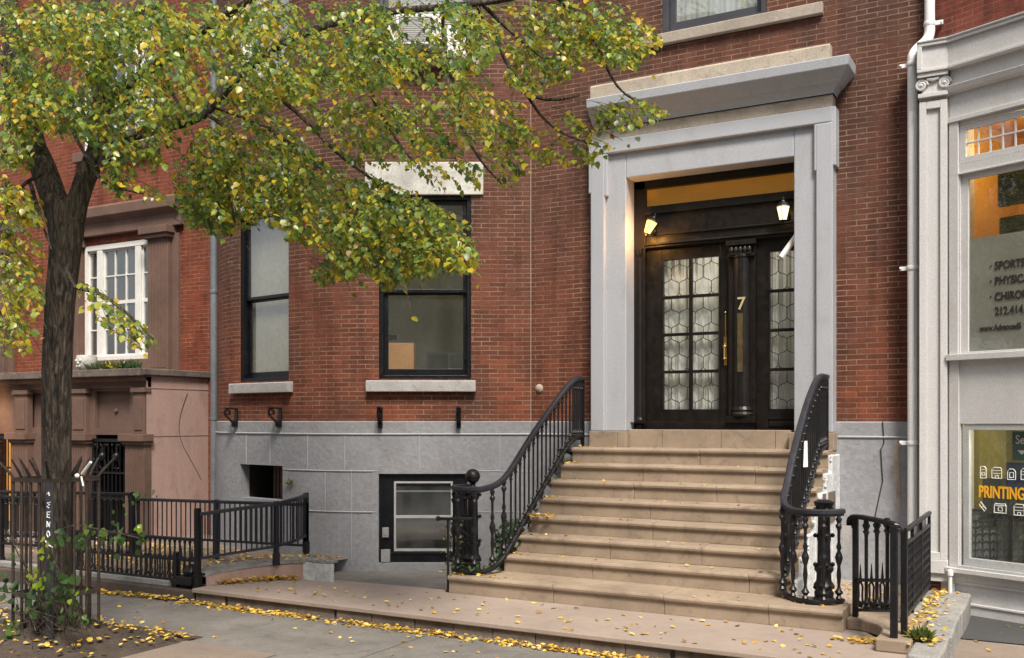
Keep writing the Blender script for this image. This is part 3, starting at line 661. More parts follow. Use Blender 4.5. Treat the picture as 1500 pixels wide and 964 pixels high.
# ================================================================== STOOP
ST = thing('stone_stoop', (-3.8,-1.5,0), 'brown stone stoop of eight broad steps rising to the grey portal', 'stoop')
XL, XR, RISE = -5.385, -2.225, .192
def nose(z, y, z0, yb):
    """tread profile with a rounded nosing, (n, z) with n towards the street"""
    n = -y
    return [(n-.03,z0),(n-.03,z-.062),(n-.012,z-.058),(n,z-.045),(n+.004,z-.025),(n-.004,z-.008),(n-.02,z),(-yb,z+.004),(-yb,z0)]
for k in range(8):
    z = 1.535-RISE*k; y = -.50-.285*k if k < 7 else -2.69
    yb = y+.31 if k < 7 else -2.18; xl, xr = XL, XR
    if k == 0: yb = .05; xl = -5.36
    if k == 7: xl, xr = -5.80, -1.66; yb = -2.15
    b = MB(); z0 = z-RISE+.001 if k < 7 else 0.0
    rr = random.Random(k+2); cuts = [xl]; 
    while cuts[-1] < xr-1.0: cuts.append(cuts[-1]+rr.uniform(.9,1.7))
    cuts = [c for c in cuts if c < xr-.3]+[xr]
    for a, c in zip(cuts, cuts[1:]): b.extrude(nose(z+rr.uniform(-.003,.003), y+rr.uniform(-.004,.004), z0, yb), a+.002, c-.002)
    if k == 7:   # the two ends under the newels run back a little
        b.box(-5.80,-5.39,1.90,2.40,0,.187); b.box(-2.2,-1.664,2.05,2.40,0,.188)
    obj('step', b, M['step'], ST, bevel=.004)
# solid body and white plastered flank
b = MB(); prof = [(.0,-.05)]
for k in range(8):
    n_ = .40+.285*k if k < 7 else 2.55; prof += [(prof[-1][0],1.47-RISE*k)] if k == 0 else [(n_-.285 if k < 7 else 2.18, 1.47-RISE*k)]; prof += [(n_,1.47-RISE*k)]
prof.append((prof[-1][0],-.05)); 
b.extrude(prof, -5.36, -2.26); obj('stoop_core', b, M['greybase'], ST)
def flank():
    b = MB(); x = -2.185; lv = []
    for k in range(8):
        n0, n1 = (0.0 if k == 0 else .45+.285*(k-1)), (.45+.285*k if k < 7 else 2.45)
        zt = 1.485-RISE*k; b.box(-2.30,x-.004*(k%3),n0,n1,-.05,zt)
    return b
obj('stoop_side', flank(), M['whiteplaster'], ST, bevel=.012)
b = MB(); b.box(-2.3,-2.172,.84,.93,.80,1.09); b.box(-2.3,-2.172,.34,.66,.76,1.09); obj('niche_shade', b, M['kerbstone'], ST)  # dark blocks put the shade of two niches into colour
b = MB()   # rough mortar lumps under the step ends
rr = random.Random(9)
for k in range(7):
    for q in range(4): b.ball((-2.20,-.46-.285*k+rr.uniform(-.03,.05),1.53-RISE*k-rr.uniform(.05,.19)), rr.uniform(.012,.022), 6, 5)
obj('mortar_lumps', b, M['whiteplaster'], ST, smooth=True)
# curved stone at the foot of the yard
b = MB(); arc = [(-1.30+.34*math.cos(R(180+9*i))-.0, -2.60-.36*math.sin(R(9*i))) for i in range(0,11)]
poly = [(-1.66,-2.15),(-1.66,-2.52)]+[(-1.66+.36*math.sin(R(9*i)), -2.52-.42*(1-math.cos(R(9*i)))) for i in range(1,11)]+[(-1.30,-3.27),(-1.03,-3.27),(-1.03,-2.15)]
b.prism(poly, .001, .105); cs = obj('curved_stone', b, M['step'], bevel=.012); tag(cs, 'low curved brown stone block at the right foot of the steps under the little gate', 'stone block')

# ================================================================== IRONWORK
def baluster_mb(fancy=False, seg=8):
    b = MB()
    if fancy: pr = [(.018,0),(.03,.03),(.016,.06),(.04,.10),(.018,.14),(.013,.18),(.022,.30),(.014,.40),(.03,.47),(.036,.50),(.03,.53),(.014,.58),(.024,.62),(.013,.68),(.015,.82),(.034,.87),(.016,.90),(.03,.945),(.018,.97),(.018,1.0)]
    else: pr = [(.016,0),(.024,.02),(.013,.05),(.028,.075),(.013,.10),(.0115,.16),(.0115,.80),(.014,.84),(.024,.86),(.014,.885),(.026,.93),(.017,.96),(.017,1.0)]
    return b.lathe(pr, (0,0,0), seg)
BAL = {}
def mesh_proto(name, mb, m, smooth=True):
    o = obj(name, mb, m, smooth=smooth); return o
protoA = mesh_proto('baluster', baluster_mb(), M['iron']); protoB = mesh_proto('baluster', baluster_mb(True), M['iron'])
def interp(path, t):
    d = [0]
    for a, b_ in zip(path, path[1:]): d.append(d[-1]+(Vector(b_)-Vector(a)).length)
    L = t*d[-1]
    for k in range(len(path)-1):
        if L <= d[k+1] or k == len(path)-2: f = (L-d[k])/max(d[k+1]-d[k],1e-6); return Vector(path[k]).lerp(Vector(path[k+1]), f)
def scrolls(path, side, n, parent, m=M['iron']):
    b = MB()
    for k in range(n):
        p = interp(path, (k+.5)/n); c = p + Vector((0,0,-.055))
        pts = [c+Vector((0, math.cos(a)*.045*(1-a/14), math.sin(a)*.045*(1-a/14))) for a in [i*.6 for i in range(14)]]
        b.tube(pts, .009, 5); b.ball(tuple(c), .018, 6, 5)
        q = [p+Vector((0,-.06,-.02)), p+Vector((0,-.03,-.09)), p+Vector((0,.03,-.12)), p+Vector((0,.07,-.10))]; b.tube(q, .011, 5)
    return obj('scroll_work', b, m, parent, smooth=True)
def smoothpath(pts, it=2):
    pts = [Vector(p) for p in pts]
    for _ in range(it):
        q = [pts[0]]
        for a, b_ in zip(pts, pts[1:]): q += [a.lerp(b_, .25), a.lerp(b_, .75)]
        q.append(pts[-1]); pts = q
    return pts
def newel(c, h, parent, ball=True):
    b = MB(); s = h/1.0
    b.lathe([(.10,0),(.105,.03),(.085,.05),(.09,.09),(.075,.12),(.095,.16),(.07,.20),(.066,.27),(.088,.30),(.088,.325),(.062,.345),(.058,.55),(.066,.60),(.058,.64),(.055,.80),(.075,.83),(.06,.86),(.085,.90),(.095,.93),(.05,.95)], c, 14)
    for k in range(4):
        a = k*math.pi/2+.5
        for z in (.14,.35,.62,.86): b.ball((c[0]+.08*math.cos(a), c[1]+.08*math.sin(a), c[2]+z), .022, 6, 5)
    o = obj('newel_post', b, M['iron'], parent, smooth=True)
    if ball:
        f = MB(); f.lathe([(.05,.94),(.03,.96),(.028,.975),(.05,.985)], c, 12); f.ball((c[0],c[1],c[2]+1.065), .082, 14, 10)
        f.lathe([(.084,-.006),(.086,0),(.084,.006)], (c[0],c[1],c[2]+1.065), 14, cap=False); obj('ball_finial', f, M['iron'], o, smooth=True)
    return o
def stair_rail(label, X, top, bot, ltop, lbot, nflat, nslope, nloop, nc, nh, ball, loc):
    T = thing('stoop_railing', loc, label, 'railing', 'iron railings of the stoop')
    tp = smoothpath(top+ltop); bt = smoothpath(bot+lbot)
    b = MB(); b.rail(tp, .062, .042); b.rail([p+Vector((0,0,-.03)) for p in tp], .035, .03); obj('handrail', b, M['ironblue'], T)
    b = MB(); b.rail(bt, .05, .030); b.rail([p+Vector((0,0,-.025)) for p in bt], .025, .03); obj('bottom_rail', b, M['iron'], T)
    def put(pt, pb, src):
        h = (pt.z-.03)-pb.z; inst(src, pb, T, (1,1,h))
    tv = [Vector(p) for p in top]; bv = [Vector(p) for p in bot]
    for k in range(nflat):
        f = (k+.3)/nflat; put(tv[0].lerp(tv[1],f), bv[0].lerp(bv[1],f), protoA)
    for k in range(nslope):
        f = (k+.5)/nslope; put(interp(tv[1:],f), interp(bv[1:],f), protoA)
    lt = [tv[-1]]+[Vector(p) for p in ltop]; lb = [bv[-1]]+[Vector(p) for p in lbot]
    for k in range(nloop):
        f = (k+.55)/nloop; put(interp(lt,f), interp(lb,f), protoB)
    scrolls(bot[1:], 1, 9, T)
    b = MB(); b.box(X-.02,X+.02,-top[0][1]-.01,-top[0][1]+.03,1.54,top[0][2]); obj('wall_post', b, M['iron'], T)
    newel(nc, nh, T, ball)
    return T
xl = -5.33
def circ(c, r, z, a0, a1, n): return [(c[0]+r*math.cos(R(a0+(a1-a0)*i/n)), c[1]+r*math.sin(R(a0+(a1-a0)*i/n)), z) for i in range(n+1)]
LT = stair_rail('black iron stoop railing left of the steps with round ball on its newel', xl,
    [(xl,-.22,2.41),(xl,-.52,2.41),(xl,-1.255,1.95),(xl,-1.77,1.60),(xl,-2.12,1.325)],
    [(xl,-.22,1.665),(xl,-.55,1.665),(xl,-1.255,1.148),(xl,-1.77,.77),(xl,-2.17,.457)],
    [(xl-.01,-2.36,1.19)]+circ((-5.66,-2.36),.235,1.135,-35,-235,9), [(xl-.02,-2.37,.30)]+circ((-5.66,-2.36),.235,.235,-35,-235,9), 6, 15, 6, (-5.68,-2.36,.19), 1.0, True, (-5.4,-2.3,.19))
xr = -2.29
RTH = stair_rail('black iron stoop railing right of the steps curling around its newel without a ball', xr,
    [(xr,-.22,2.37),(xr,-.68,2.375),(xr,-1.25,2.06),(xr,-1.85,1.56),(xr,-2.12,1.24)],
    [(xr,-.22,1.60),(xr,-.60,1.57),(xr,-1.25,1.10),(xr,-1.85,.62),(xr,-2.12,.42)],
    [(xr+.01,-2.33,1.10)]+circ((-1.97,-2.28),.235,1.045,205,355,8), [(xr+.01,-2.33,.26)]+circ((-1.97,-2.28),.235,.225,205,355,8), 6, 15, 6, (-1.90,-2.31,.19), .84, False, (-2.2,-2.3,.19))
# thin handrail standard on the platform by the areaway steps
t = thing('handrail_post', (-5.82,-2.63,0), 'thin black iron post with a short side arm beside the left newel', 'post')
b = MB(); b.tube([(-5.83,-2.63,0),(-5.83,-2.63,.80)], .014, 6); b.lathe([(.03,0),(.025,.02)],(-5.83,-2.63,0),8); obj('post', b, M['iron'], t)
b = MB(); b.rail([(-5.93,-2.66,.80),(-5.83,-2.63,.80),(-5.60,-2.5,.80)], .035, .03); b.ball((-5.94,-2.66,.80),.028,8,6); b.tube([(-5.62,-2.5,.79),(-5.62,-2.5,.60),(-5.79,-2.62,.76)],.009,5); obj('side_arm', b, M['iron'], t)
# paper strips
b = MB(); b.quad((xr+.03,-1.52,1.40),(xr+.055,-1.44,1.40),(xr+.045,-1.42,1.665),(xr+.03,-1.47,1.665)); b.v = [tuple(p) for p in b.v]
i = len(b.v); b.v += [(p[0]-.004,p[1]-.004,p[2]) for p in b.v[:4]]; b.f.append((7,6,5,4)); o = obj('paper_strip', b, M['paper']); tag(o, 'narrow white paper strip tied to the right stoop railing', 'paper strip')

# little gate piece on the curved stone
t = thing('railing_panel', (-1.4,-2.8,.1), 'short black iron railing panel with spiked band and white notice beside the right newel', 'railing')
A, Bp = Vector((-1.60,-2.42,.105)), Vector((-1.17,-3.17,0.0))
tp = smoothpath([A+Vector((-.06,.05,.80)), A+Vector((-.05,.02,.89)), A+Vector((.02,-.05,.915)), Vector((-1.24,-3.02,1.03)), Vector((-1.16,-3.16,1.03)), Vector((-1.12,-3.13,.98))])
b = MB(); b.rail(tp, .06, .04); obj('top_rail', b, M['iron'], t)
b = MB(); b.box(A.x-.025,A.x+.025,-A.y-.025,-A.y+.025,.105,.99); obj('post', b, M['iron'], t, bevel=.004)
b = MB(); b.box(Bp.x-.028,Bp.x+.028,-Bp.y-.028,-Bp.y+.028,.003,1.02); obj('post', b, M['iron'], t, bevel=.004)
b = MB(); b.box(-1.14,-1.09,2.96,3.02,.10,.99); obj('post', b, M['iron'], t, bevel=.004)
A2, B2 = A+Vector((0,0,.06)), Vector((-1.17,-3.17,.30))
for zz in (0,.27): 
    b = MB(); b.rail([A2+Vector((0,0,zz)), Vector((-1.17,-3.17,.33+zz*.9))], .03, .03); obj('cross_rail', b, M['iron'], t)
for f in (.30,.58,.84):
    p = A.lerp(Vector((-1.17,-3.17,.25)), f); q = A.lerp(Vector((-1.17,-3.17,.25)), f); top_ = .915+.11*f+.08
    inst(protoA, (p.x,p.y,p.z+.07), t, (1.35,1.35,top_-p.z-.09))
b = MB()
for f in (.14,.44,.72):
    p = A.lerp(Vector((-1.17,-3.17,.25)), f); z = p.z+.33
    b.lathe([(.014,0),(.011,.03),(.007,.09),(.003,.14)], (p.x,p.y,z), 6)
    for sg in (-1,1):
        d = (Bp-A).normalized()*sg*.05; d.z = 0
        b.tube([(p.x,p.y,z-.01),(p.x+d.x,p.y+d.y,z-.05),(p.x+d.x*.8,p.y+d.y*.8,z-.14),(p.x+d.x*1.1,p.y+d.y*1.1,z-.21),(p.x+d.x*.4,p.y+d.y*.4,z-.24),(p.x+d.x*.3,p.y+d.y*.3,z-.19)], .010, 5)
obj('spike_band', b, M['iron'], t, smooth=True)
b = MB(); b.quad((-1.70,-2.435,.66),(-1.625,-2.49,.655),(-1.625,-2.49,.93),(-1.72,-2.43,.925)); i = len(b.v); b.v += [(p[0],p[1]+.003,p[2]) for p in b.v[:4]]; b.f.append((7,6,5,4))
o = obj('paper_notice', b, M['paper']); tag(o, 'small white paper notice hanging from the short railing panel beside the right newel', 'paper')
# side fence running back to the shopfront
t = thing('side_fence', (-1.19,-1.5,.08), 'black iron lattice fence running back to the shop pilaster', 'fence')
def pk(y, z0, z1, r=.011): return MB().tube([(-1.19,y,z0),(-1.19,y,z1)], r, 5)
b = MB(); b.rail([(-1.19,-2.52,.90),(-1.19,-.46,.90)], .045, .035); obj('top_rail', b, M['iron'], t)
b = MB(); b.rail([(-1.19,-2.52,.775),(-1.19,-.46,.775)], .035, .03); b.rail([(-1.19,-2.52,.14),(-1.19,-.46,.14)], .035, .03); obj('cross_rail', b, M['iron'], t)
pr = obj('picket', MB().tube([(0,0,0),(0,0,1)], .009, 5), M['iron'], t); pr.location = (-1.19,-2.4,.12); pr.scale = (1,1,.66)
for k in range(1,22): inst(pr, (-1.19,-2.4+k*.09,.12), t, (1,1,.66))
for y in (-2.50,-1.86,-1.2,-.48):
    b = MB(); b.box(-1.205,-1.175,-y-.015,-y+.015,.085,.90); obj('post', b, M['iron'], t)
b = MB()
for k in range(21):
    for j in range(7):
        y, z = -2.355+k*.09, .20+j*.082; b.tube([(-1.19,y-.04,z),(-1.185,y,z+.03),(-1.19,y+.04,z)], .011, 4)
obj('lattice', b, M['iron'], t)
# ledge of bluestone under it
b = MB(); rr = random.Random(21)
ys = [-3.62,-2.75,-1.62,-.42]; 
for a, c in zip(ys, ys[1:]):
    e = .03*rr.random(); b.prism([(-1.02,a+.01),(-.79+e,a+.01),(-.77-e,(a+c)/2),(-.79,c-.01),(-1.28,c-.01),(-1.28,max(a+.01,-2.14)),(-1.02,max(a+.01,-2.14))] if a < -2.0 and c > -2.14 else ([(-1.02,a+.01),(-.79+e,a+.01),(-.77-e,(a+c)/2),(-.79,c-.01),(-1.02,c-.01)] if c <= -2.14 else [(-1.28,a+.01),(-.79+e,a+.01),(-.77-e,(a+c)/2),(-.79,c-.01),(-1.28,c-.01)]), -.16, .075+.008*rr.random())
o = obj('stone_ledge', b, M['bluestone'], bevel=.018); tag(o, 'rough bluestone ledge beside the side fence in front of the shop', 'ledge')

# ---------- fences on the left
def pickfence(label, posts, zt, zb, step, style, group=None, loc=None, m=M['ironblue'], postz=None, toprail=.055, cat='fence', nopost=()):
    T = thing('area_fence', loc or posts[0], label, cat, group)
    tp = [Vector((p[0],p[1],p[2]+zt)) for p in posts]; bt = [Vector((p[0],p[1],p[2]+zb)) for p in posts]
    b = MB(); b.rail(tp, toprail, .04); obj('top_rail', b, m, T)
    b = MB(); b.rail(bt, .035, .03); obj('bottom_rail', b, m, T)
    for k, p in enumerate(posts):
        if k in nopost: continue
        h = (postz or zt+.03); b = MB(); b.box(p[0]-.026,p[0]+.026,-p[1]-.026,-p[1]+.026,p[2],p[2]+h); b.box(p[0]-.033,p[0]+.033,-p[1]-.033,-p[1]+.033,p[2],p[2]+.14); obj('post', b, m, T, bevel=.006)
    L = sum((b_-a).length for a, b_ in zip(tp,tp[1:])); n_ = int(L/step); src = None
    n_ = min(n_, 95)
    for k in range(n_):
        f = (k+.5)/n_; pt, pb = interp(tp,f), interp(bt,f); h = pt.z-pb.z
        if src is None:
            src = obj('picket', (MB().tube([(0,0,0),(0,0,1)], .0095, 5) if style == 'bar' else baluster_mb(False,6)), m, T, smooth=style!='bar'); src.location = pb; src.scale = (1,1,h); setparent(src, T)
        else: inst(src, pb, T, (1,1,h))
    return T
# post positions
p1, p2, p3 = (-8.51,-3.665,.09), (-8.06,-2.90,.17), (-8.21,-2.20,.22)
pickfence('blue black iron fence on the curved low wall, turning back to the house', [p1, ((p1[0]+p2[0])/2+.05,(p1[1]+p2[1])/2,.14), p2, ((p2[0]+p3[0])/2+.06,(p2[1]+p3[1])/2,.2), p3], .72, .22, .062, 'bar', loc=p2, nopost=(0,1,3))
pickfence('black iron area fence running across the yard before the pink stucco wall', [(p3[0],p3[1],.06),(-9.7,-2.25,.04),(-11.15,-2.3,.02)], .76, .25, .085, 'bar', loc=(-9.7,-2.25,.03))
pickfence('black iron railing with turned bars in front of the basement gate', [(-11.1,-2.42,.02),(-12.6,-2.6,.0),(-14.6,-2.8,-.05)], .84, .2, .11, 'turned', loc=(-12.6,-2.6,0), m=M['iron'])
pickfence('tall black iron fence at the left edge behind the tree guard', [(-10.95,-3.58,-.05),(-12.2,-3.6,-.07),(-14.6,-3.6,-.1)], .93, .32, .10, 'turned', loc=(-12.2,-3.6,0), m=M['iron'])
# low ornamental fence on the dark kerb
T = thing('kerb_fence', (-9.6,-3.66,0), 'low black ornamental iron fence with looped bars on the dark kerb', 'fence')
fa, fb = Vector((-10.95,-3.68,.0)), Vector((-8.52,-3.68,.0))
for z, nm in ((.52,'top_rail'),(.285,'middle_rail'),(.05,'bottom_rail')):
    b = MB(); b.rail([fa+Vector((0,0,z-.02)), fb+Vector((0,0,z))], .045 if nm == 'top_rail' else .03, .035); obj(nm, b, M['iron'], T)
src = None; n_ = 30
for k in range(n_):
    p = fa.lerp(fb,(k+.5)/n_)
    if src is None: src = obj('picket', MB().lathe([(.012,0),(.02,.06),(.012,.12),(.011,.5),(.022,.55),(.012,.6),(.012,.9),(.02,.95),(.012,1)], (0,0,0), 6), M['iron'], T, smooth=True); src.location = (p.x,p.y,.05); src.scale = (1,1,.46)
    else: inst(src, (p.x,p.y,.05), T, (1,1,.46))
lo = MB()
for sg in (-1,1):
    lo.tube([(sg*.01,0,.24),(sg*.045,0,.2),(sg*.035,0,.1),(sg*.05,0,.045),(sg*.03,0,.02),(sg*.012,0,.05)], .010, 5)
lo.tube([(-.04,0,.235),(0,0,.27),(.04,0,.235)], .010, 5); lo.lathe([(.014,.24),(.012,.3),(.003,.38)], (0,0,0), 5)
src = None; n_ = 14
for k in range(n_):
    p = fa.lerp(fb,(k+.5)/n_)
    if src is None: src = obj('loop', lo, M['iron'], T, smooth=True); src.location = (p.x,p.y,.06)
    else: inst(src, (p.x,p.y,.06), T)
for p, h in ((fb,.88),(Vector((-8.86,-3.68,0)),.36),(fa,.56)):
    b = MB(); b.box(p.x-.03,p.x+.03,-p.y-.03,-p.y+.03,-.04,h); b.box(p.x-.04,p.x+.04,-p.y-.04,-p.y+.04,-.04,.13 if h > .5 else .05); obj('post', b, M['iron'], T, bevel=.006)
b = MB(); b.box(-8.80,-8.56,3.55,3.75,.0,.10); b.lathe([(.09,0),(.10,.05),(.07,.11),(.02,.13)],(-8.68,-3.62,.1),8); obj('lock_box', b, M['iron'], T, bevel=.01)
b = MB(); b.box(-16,-8.45,3.55,3.80,-.4,-.04); o = obj('dark_kerb', b, M['darkstone'], bevel=.012); tag(o, 'long dark stone kerb under the low ornamental fence', 'kerb')
b = MB(); b.box(-16,-8.95,3.60,3.72,-.04,.03); o = obj('kerb_coping', b, M['bluestone'], bevel=.01); tag(o, 'pale stone coping strip lying on the dark kerb under the low fence', 'coping')
# curved low wall ending in a white painted return
pth = smoothpath([(-8.45,-3.62,0),(-8.33,-3.22,0),(-8.1,-2.88,0),(-7.8,-2.74,0),(-7.34,-2.74,0)],2)
T = thing('curved_wall', (-8.1,-2.9,0), 'low curved stucco wall with flat stone coping beside the raised pavement', 'wall')
b = MB()
def wallstrip(pts, h0, h1, th, mb, z0=-.05):
    n_ = len(pts)
    for k in range(n_-1):
        a, c = pts[k], pts[k+1]; t_ = (c-a).normalized(); nn = Vector((-t_.y,t_.x,0))*th
        ha, hb = h0+(h1-h0)*k/(n_-1), h0+(h1-h0)*(k+1)/(n_-1)
        P_ = lambda p,z: (p.x,p.y,z)
        mb.quad(P_(a,z0),P_(c,z0),P_(c,hb),P_(a,ha)); mb.quad(P_(a,ha),P_(c,hb),P_(c+nn,hb),P_(a+nn,ha)); mb.quad(P_(c+nn,z0),P_(a+nn,z0),P_(a+nn,ha),P_(c+nn,hb))
        if k == n_-2: mb.quad(P_(c,z0),P_(c+nn,z0),P_(c+nn,hb),P_(c,hb))
pthw = [p for p in pth if p.x < -7.72]; wallstrip(pthw,.10,.19,.26,b); obj('wall_body', b, M['pinkstone'], T)
b2 = MB(); n_ = len(pthw)
for k in range(n_-1):
    a, c = pthw[k]+Vector((0,-.015,0)), pthw[k+1]+Vector((0,-.015,0)); t_ = (c-a).normalized(); nn = Vector((-t_.y,t_.x,0))*.32
    ha, hb = .10+.10*k/(n_-1), .10+.10*(k+1)/(n_-1)
    for d in (0,): 
        b2.quad((a.x,a.y,ha),(c.x,c.y,hb),(c.x,c.y,hb+.04),(a.x,a.y,ha+.04)); b2.quad((a.x,a.y,ha+.04),(c.x,c.y,hb+.04),(c.x+nn.x,c.y+nn.y,hb+.04),(a.x+nn.x,a.y+nn.y,ha+.04)); b2.quad((a.x,a.y,ha),(a.x+nn.x,a.y+nn.y,ha),(c.x+nn.x,c.y+nn.y,hb),(c.x,c.y,hb))
obj('wall_coping', b2, M['bluestone'], T)
b = MB(); b.prism([(-7.98,-2.79),(-7.80,-2.757),(-7.36,-2.747),(-7.36,-2.69),(-7.80,-2.69),(-7.98,-2.72)], -.7, .205); obj('white_return', b, M['whiteplaster'], T, bevel=.01)
b = MB(); rr = random.Random(12)
for k in range(5): x = -7.86+k*.10; b.box(x,x+.085,2.60,2.76-.02*rr.random(),.206,.235+.02*rr.random())
obj('loose_coping', b, M['bluestone'], T, bevel=.008)

q = at(834,672,-.05)
T = thing('bulkhead_lamp', (q.x,q.y,q.z), 'small dark unlit bulkhead lamp on the grey wall behind the left stoop railing', 'wall lamp')
b = MB(); b.box(q.x-.13,q.x+.13,.03,.07,q.z-.13,q.z+.13); obj('back_plate', b, M['iron'], T, bevel=.01)
b = MB(); b.ball((q.x,q.y-.05,q.z-.02),.11,10,8,(1,.7,1)); obj('lamp_glass', b, M['counter'], T, smooth=True)
b = MB()
for k in range(4): b.box(q.x-.12,q.x+.12,.08,.155,q.z-.10+k*.055,q.z-.092+k*.055)
b.box(q.x-.13,q.x+.13,.07,.16,q.z+.10,q.z+.125); obj('lamp_guard', b, M['iron'], T)
b = MB(); b.tube(smoothpath([(-12.18,-.45,2.3),(-12.185,-.62,1.9),(-12.185,-.6,1.55),(-12.185,-.35,1.2),(-12.185,-.15,.9)]),.0035,4); o = obj('loose_cable', b, M['cable']); tag(o, 'thin loose cable sagging down the pink stucco wall beside the drainpipe', 'cable')
# ---------- scroll brackets on the bow wall
def bracket(F, s, lab):
    pos = F.w(s,.03,2.04); T = thing('scroll_bracket', pos, lab, 'bracket', 'iron scroll brackets under the bow windows')
    b = MB(); b.box(s-.03,s+.03,.03,.05,1.78,2.05,F); obj('back_plate', b, M['iron'], T)
    b = MB(); P_ = lambda n_,z: F.w(s,n_,z)
    b.rail([P_(.05,2.04),P_(.24,2.045)], .05, .022)
    pts = [P_(.19+.05*math.cos(a)*(1-a/12), 1.975+.05*math.sin(a)*(1-a/12)) for a in [1.6-i*.6 for i in range(11)]] 
    pts = [P_(.05,1.80),P_(.075,1.775),P_(.10,1.80),P_(.10,1.85),P_(.075,1.86),P_(.06,1.84)]; b.rail(pts, .05, .02)
    pts = [P_(.06,1.80),P_(.10,1.84),P_(.17,1.90),P_(.225,1.95),P_(.23,2.01),P_(.19,2.03),P_(.15,2.0),P_(.155,1.96),P_(.185,1.955)]; b.rail(pts, .05, .02)
    obj('scroll', b, M['iron'], T, smooth=True)
bracket(CF,-2.02,'black iron scroll bracket below the left end of the right bow window'); bracket(CF,-.97,'black iron scroll bracket below the right end of the right bow window')
bracket(LF,.02,'iron scroll bracket below the left bow window, the one nearest the grey downspout'); bracket(LF,W2-.16,'iron scroll bracket below the left bow window, on the side away from the downspout')
# brick-wall fixture: round plate
b = MB(); b.lathe([(.055,0),(.06,.01),(.03,.03),(.004,.035)], (0,0,0), 10)
o = obj('round_wall_plate', b, M['stonecap'], smooth=True); o.rotation_euler = (R(90),0,0); o.location = (-6.07,-.0,2.30); tag(o, 'small round pale plate on the brick wall left of the portal', 'wall plate')

# ---------- downspouts
T = thing('downspout', (-1.395,-.1,.2), 'white downspout with a jog at the top, between brick house and white shopfront', 'downspout')
b = MB(); b.tube([(-1.382,-.25,.15),(-1.382,-.25,5.74)], .052, 12); obj('pipe', b, M['spout'], T, smooth=True)
b = MB(); b.tube(smoothpath([(-1.382,-.25,5.72),(-1.382,-.25,5.84),(-1.33,-.19,5.93),(-1.26,-.13,6.0),(-1.225,-.10,6.08),(-1.225,-.10,6.22)],2), .056, 12); obj('elbow', b, M['spout'], T, smooth=True)
b = MB(); b.tube([(-1.225,-.10,6.2),(-1.225,-.10,10.3)], .054, 12); obj('pipe', b, M['spout'], T, smooth=True)
for x, z, s in ((-1.382,3.53,-1),(-1.382,1.63,-1),(-1.382,5.74,-1),(-1.225,6.2,1)):
    b = MB(); b.lathe([(.06,-.025),(.064,-.012),(.064,.012),(.06,.025)], (x,-.10 if z > 6 else -.25,z), 12, cap=False); b.box(x+s*.05,x+s*.135,.08 if z > 6 else .22,.10 if z > 6 else .24,z-.022,z+.022); b.ball((x+s*.12,-.10 if z > 6 else -.25,z),.014,6,5); obj('pipe_clamp', b, M['spout'], T, smooth=True)
b = MB(); b.tube([(-1.355,-.296,2.55),(-1.353,-.298,3.5)], .004, 4); obj('seam', b, M['greyplastic'], T)
T = thing('drainpipe', (-11.9,-.1,0), 'grey zinc drainpipe between brick bow front and left neighbour', 'downspout')
b = MB(); b.tube([(-11.93,-.12,.0),(-11.93,-.12,10.3)], .062, 10); obj('pipe', b, M['greyspout'], T, smooth=True)
for z in (3.95,1.9,6.0): b = MB(); b.lathe([(.07,-.03),(.074,0),(.07,.03)], (-11.93,-.12,z), 10); obj('pipe_collar', b, M['greyspout'], T, smooth=True)
bpy.data.objects.remove(protoA); bpy.data.objects.remove(protoB)

# ================================================================== LEFT NEIGHBOUR
HL = thing('brick_townhouse', (-14.5,0,0), 'orange red brick townhouse with brownstone entrance storey and white multi-pane window', 'house')
b = MB(); b.panel(W0,-26,-11.0,-.3,ztop,[(-15.25,-13.47,2.90,4.98),(-15.25,-13.47,6.62,8.9),(-19.6,-17.9,2.9,4.98),(-19.6,-17.9,6.62,8.9)],rev=.2); obj('brick_wall', b, M['brick_l'], HL)
def multi(F, x0, x1, z0, z1, n, m, bayw):
    f = MB()
    f.box(x0,x0+.06,n-.1,n+.02,z0,z1,F); f.box(x1-.06,x1,n-.1,n+.02,z0,z1,F); f.box(x0+.06,x1-.06,n-.1,n+.02,z1-.09,z1,F); f.box(x0+.06,x1-.06,n-.1,n+.04,z0,z0+.08,F)
    xa, xb = x0+.06+bayw, x1-.06-bayw
    f.box(xa-.06,xa+.08,n-.1,n+.015,z0+.08,z1-.09,F); f.box(xb-.08,xb+.06,n-.1,n+.015,z0+.08,z1-.09,F)
    w_ = obj('window', f, m, HL, bevel=.005)
    def bars(a, c_, cols, rows):
        g_ = MB()
        for k in range(cols+1): xx = a+(c_-a)*k/cols; t_ = .03 if k in (0,cols) else .011; g_.box(xx-t_,xx+t_,n-.07,n-.03,z0+.08,z1-.09,F)
        for k in range(rows+1): zz = z0+.08+(z1-.17-z0)*k/rows; t_ = .03 if k in (0,rows,rows//2) else .011; g_.box(a,c_,n-.068,n-.032,zz-t_,zz+t_,F)
        obj('glazing_bars', g_, m, w_)
    bars(xa+.08,xb-.08,3,4); bars(x0+.06,xa-.06,1,4); bars(xb+.06,x1-.06,1,4)
    q = MB(); q.quad(F.w(x0+.06,n-.05,z0),F.w(x1-.06,n-.05,z0),F.w(x1-.06,n-.05,z1),F.w(x0+.06,n-.05,z1)); obj('pane', q, M['glass'], w_)
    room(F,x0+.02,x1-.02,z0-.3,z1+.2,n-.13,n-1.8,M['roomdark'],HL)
    return w_
multi(W0,-15.24,-13.48,2.92,4.97,-.02,M['white'],.32); multi(W0,-15.24,-13.48,6.64,8.88,-.02,M['white'],.32); multi(W0,-19.6,-17.9,2.92,4.97,-.02,M['white'],.32); multi(W0,-19.6,-17.9,6.64,8.88,-.02,M['white'],.32)
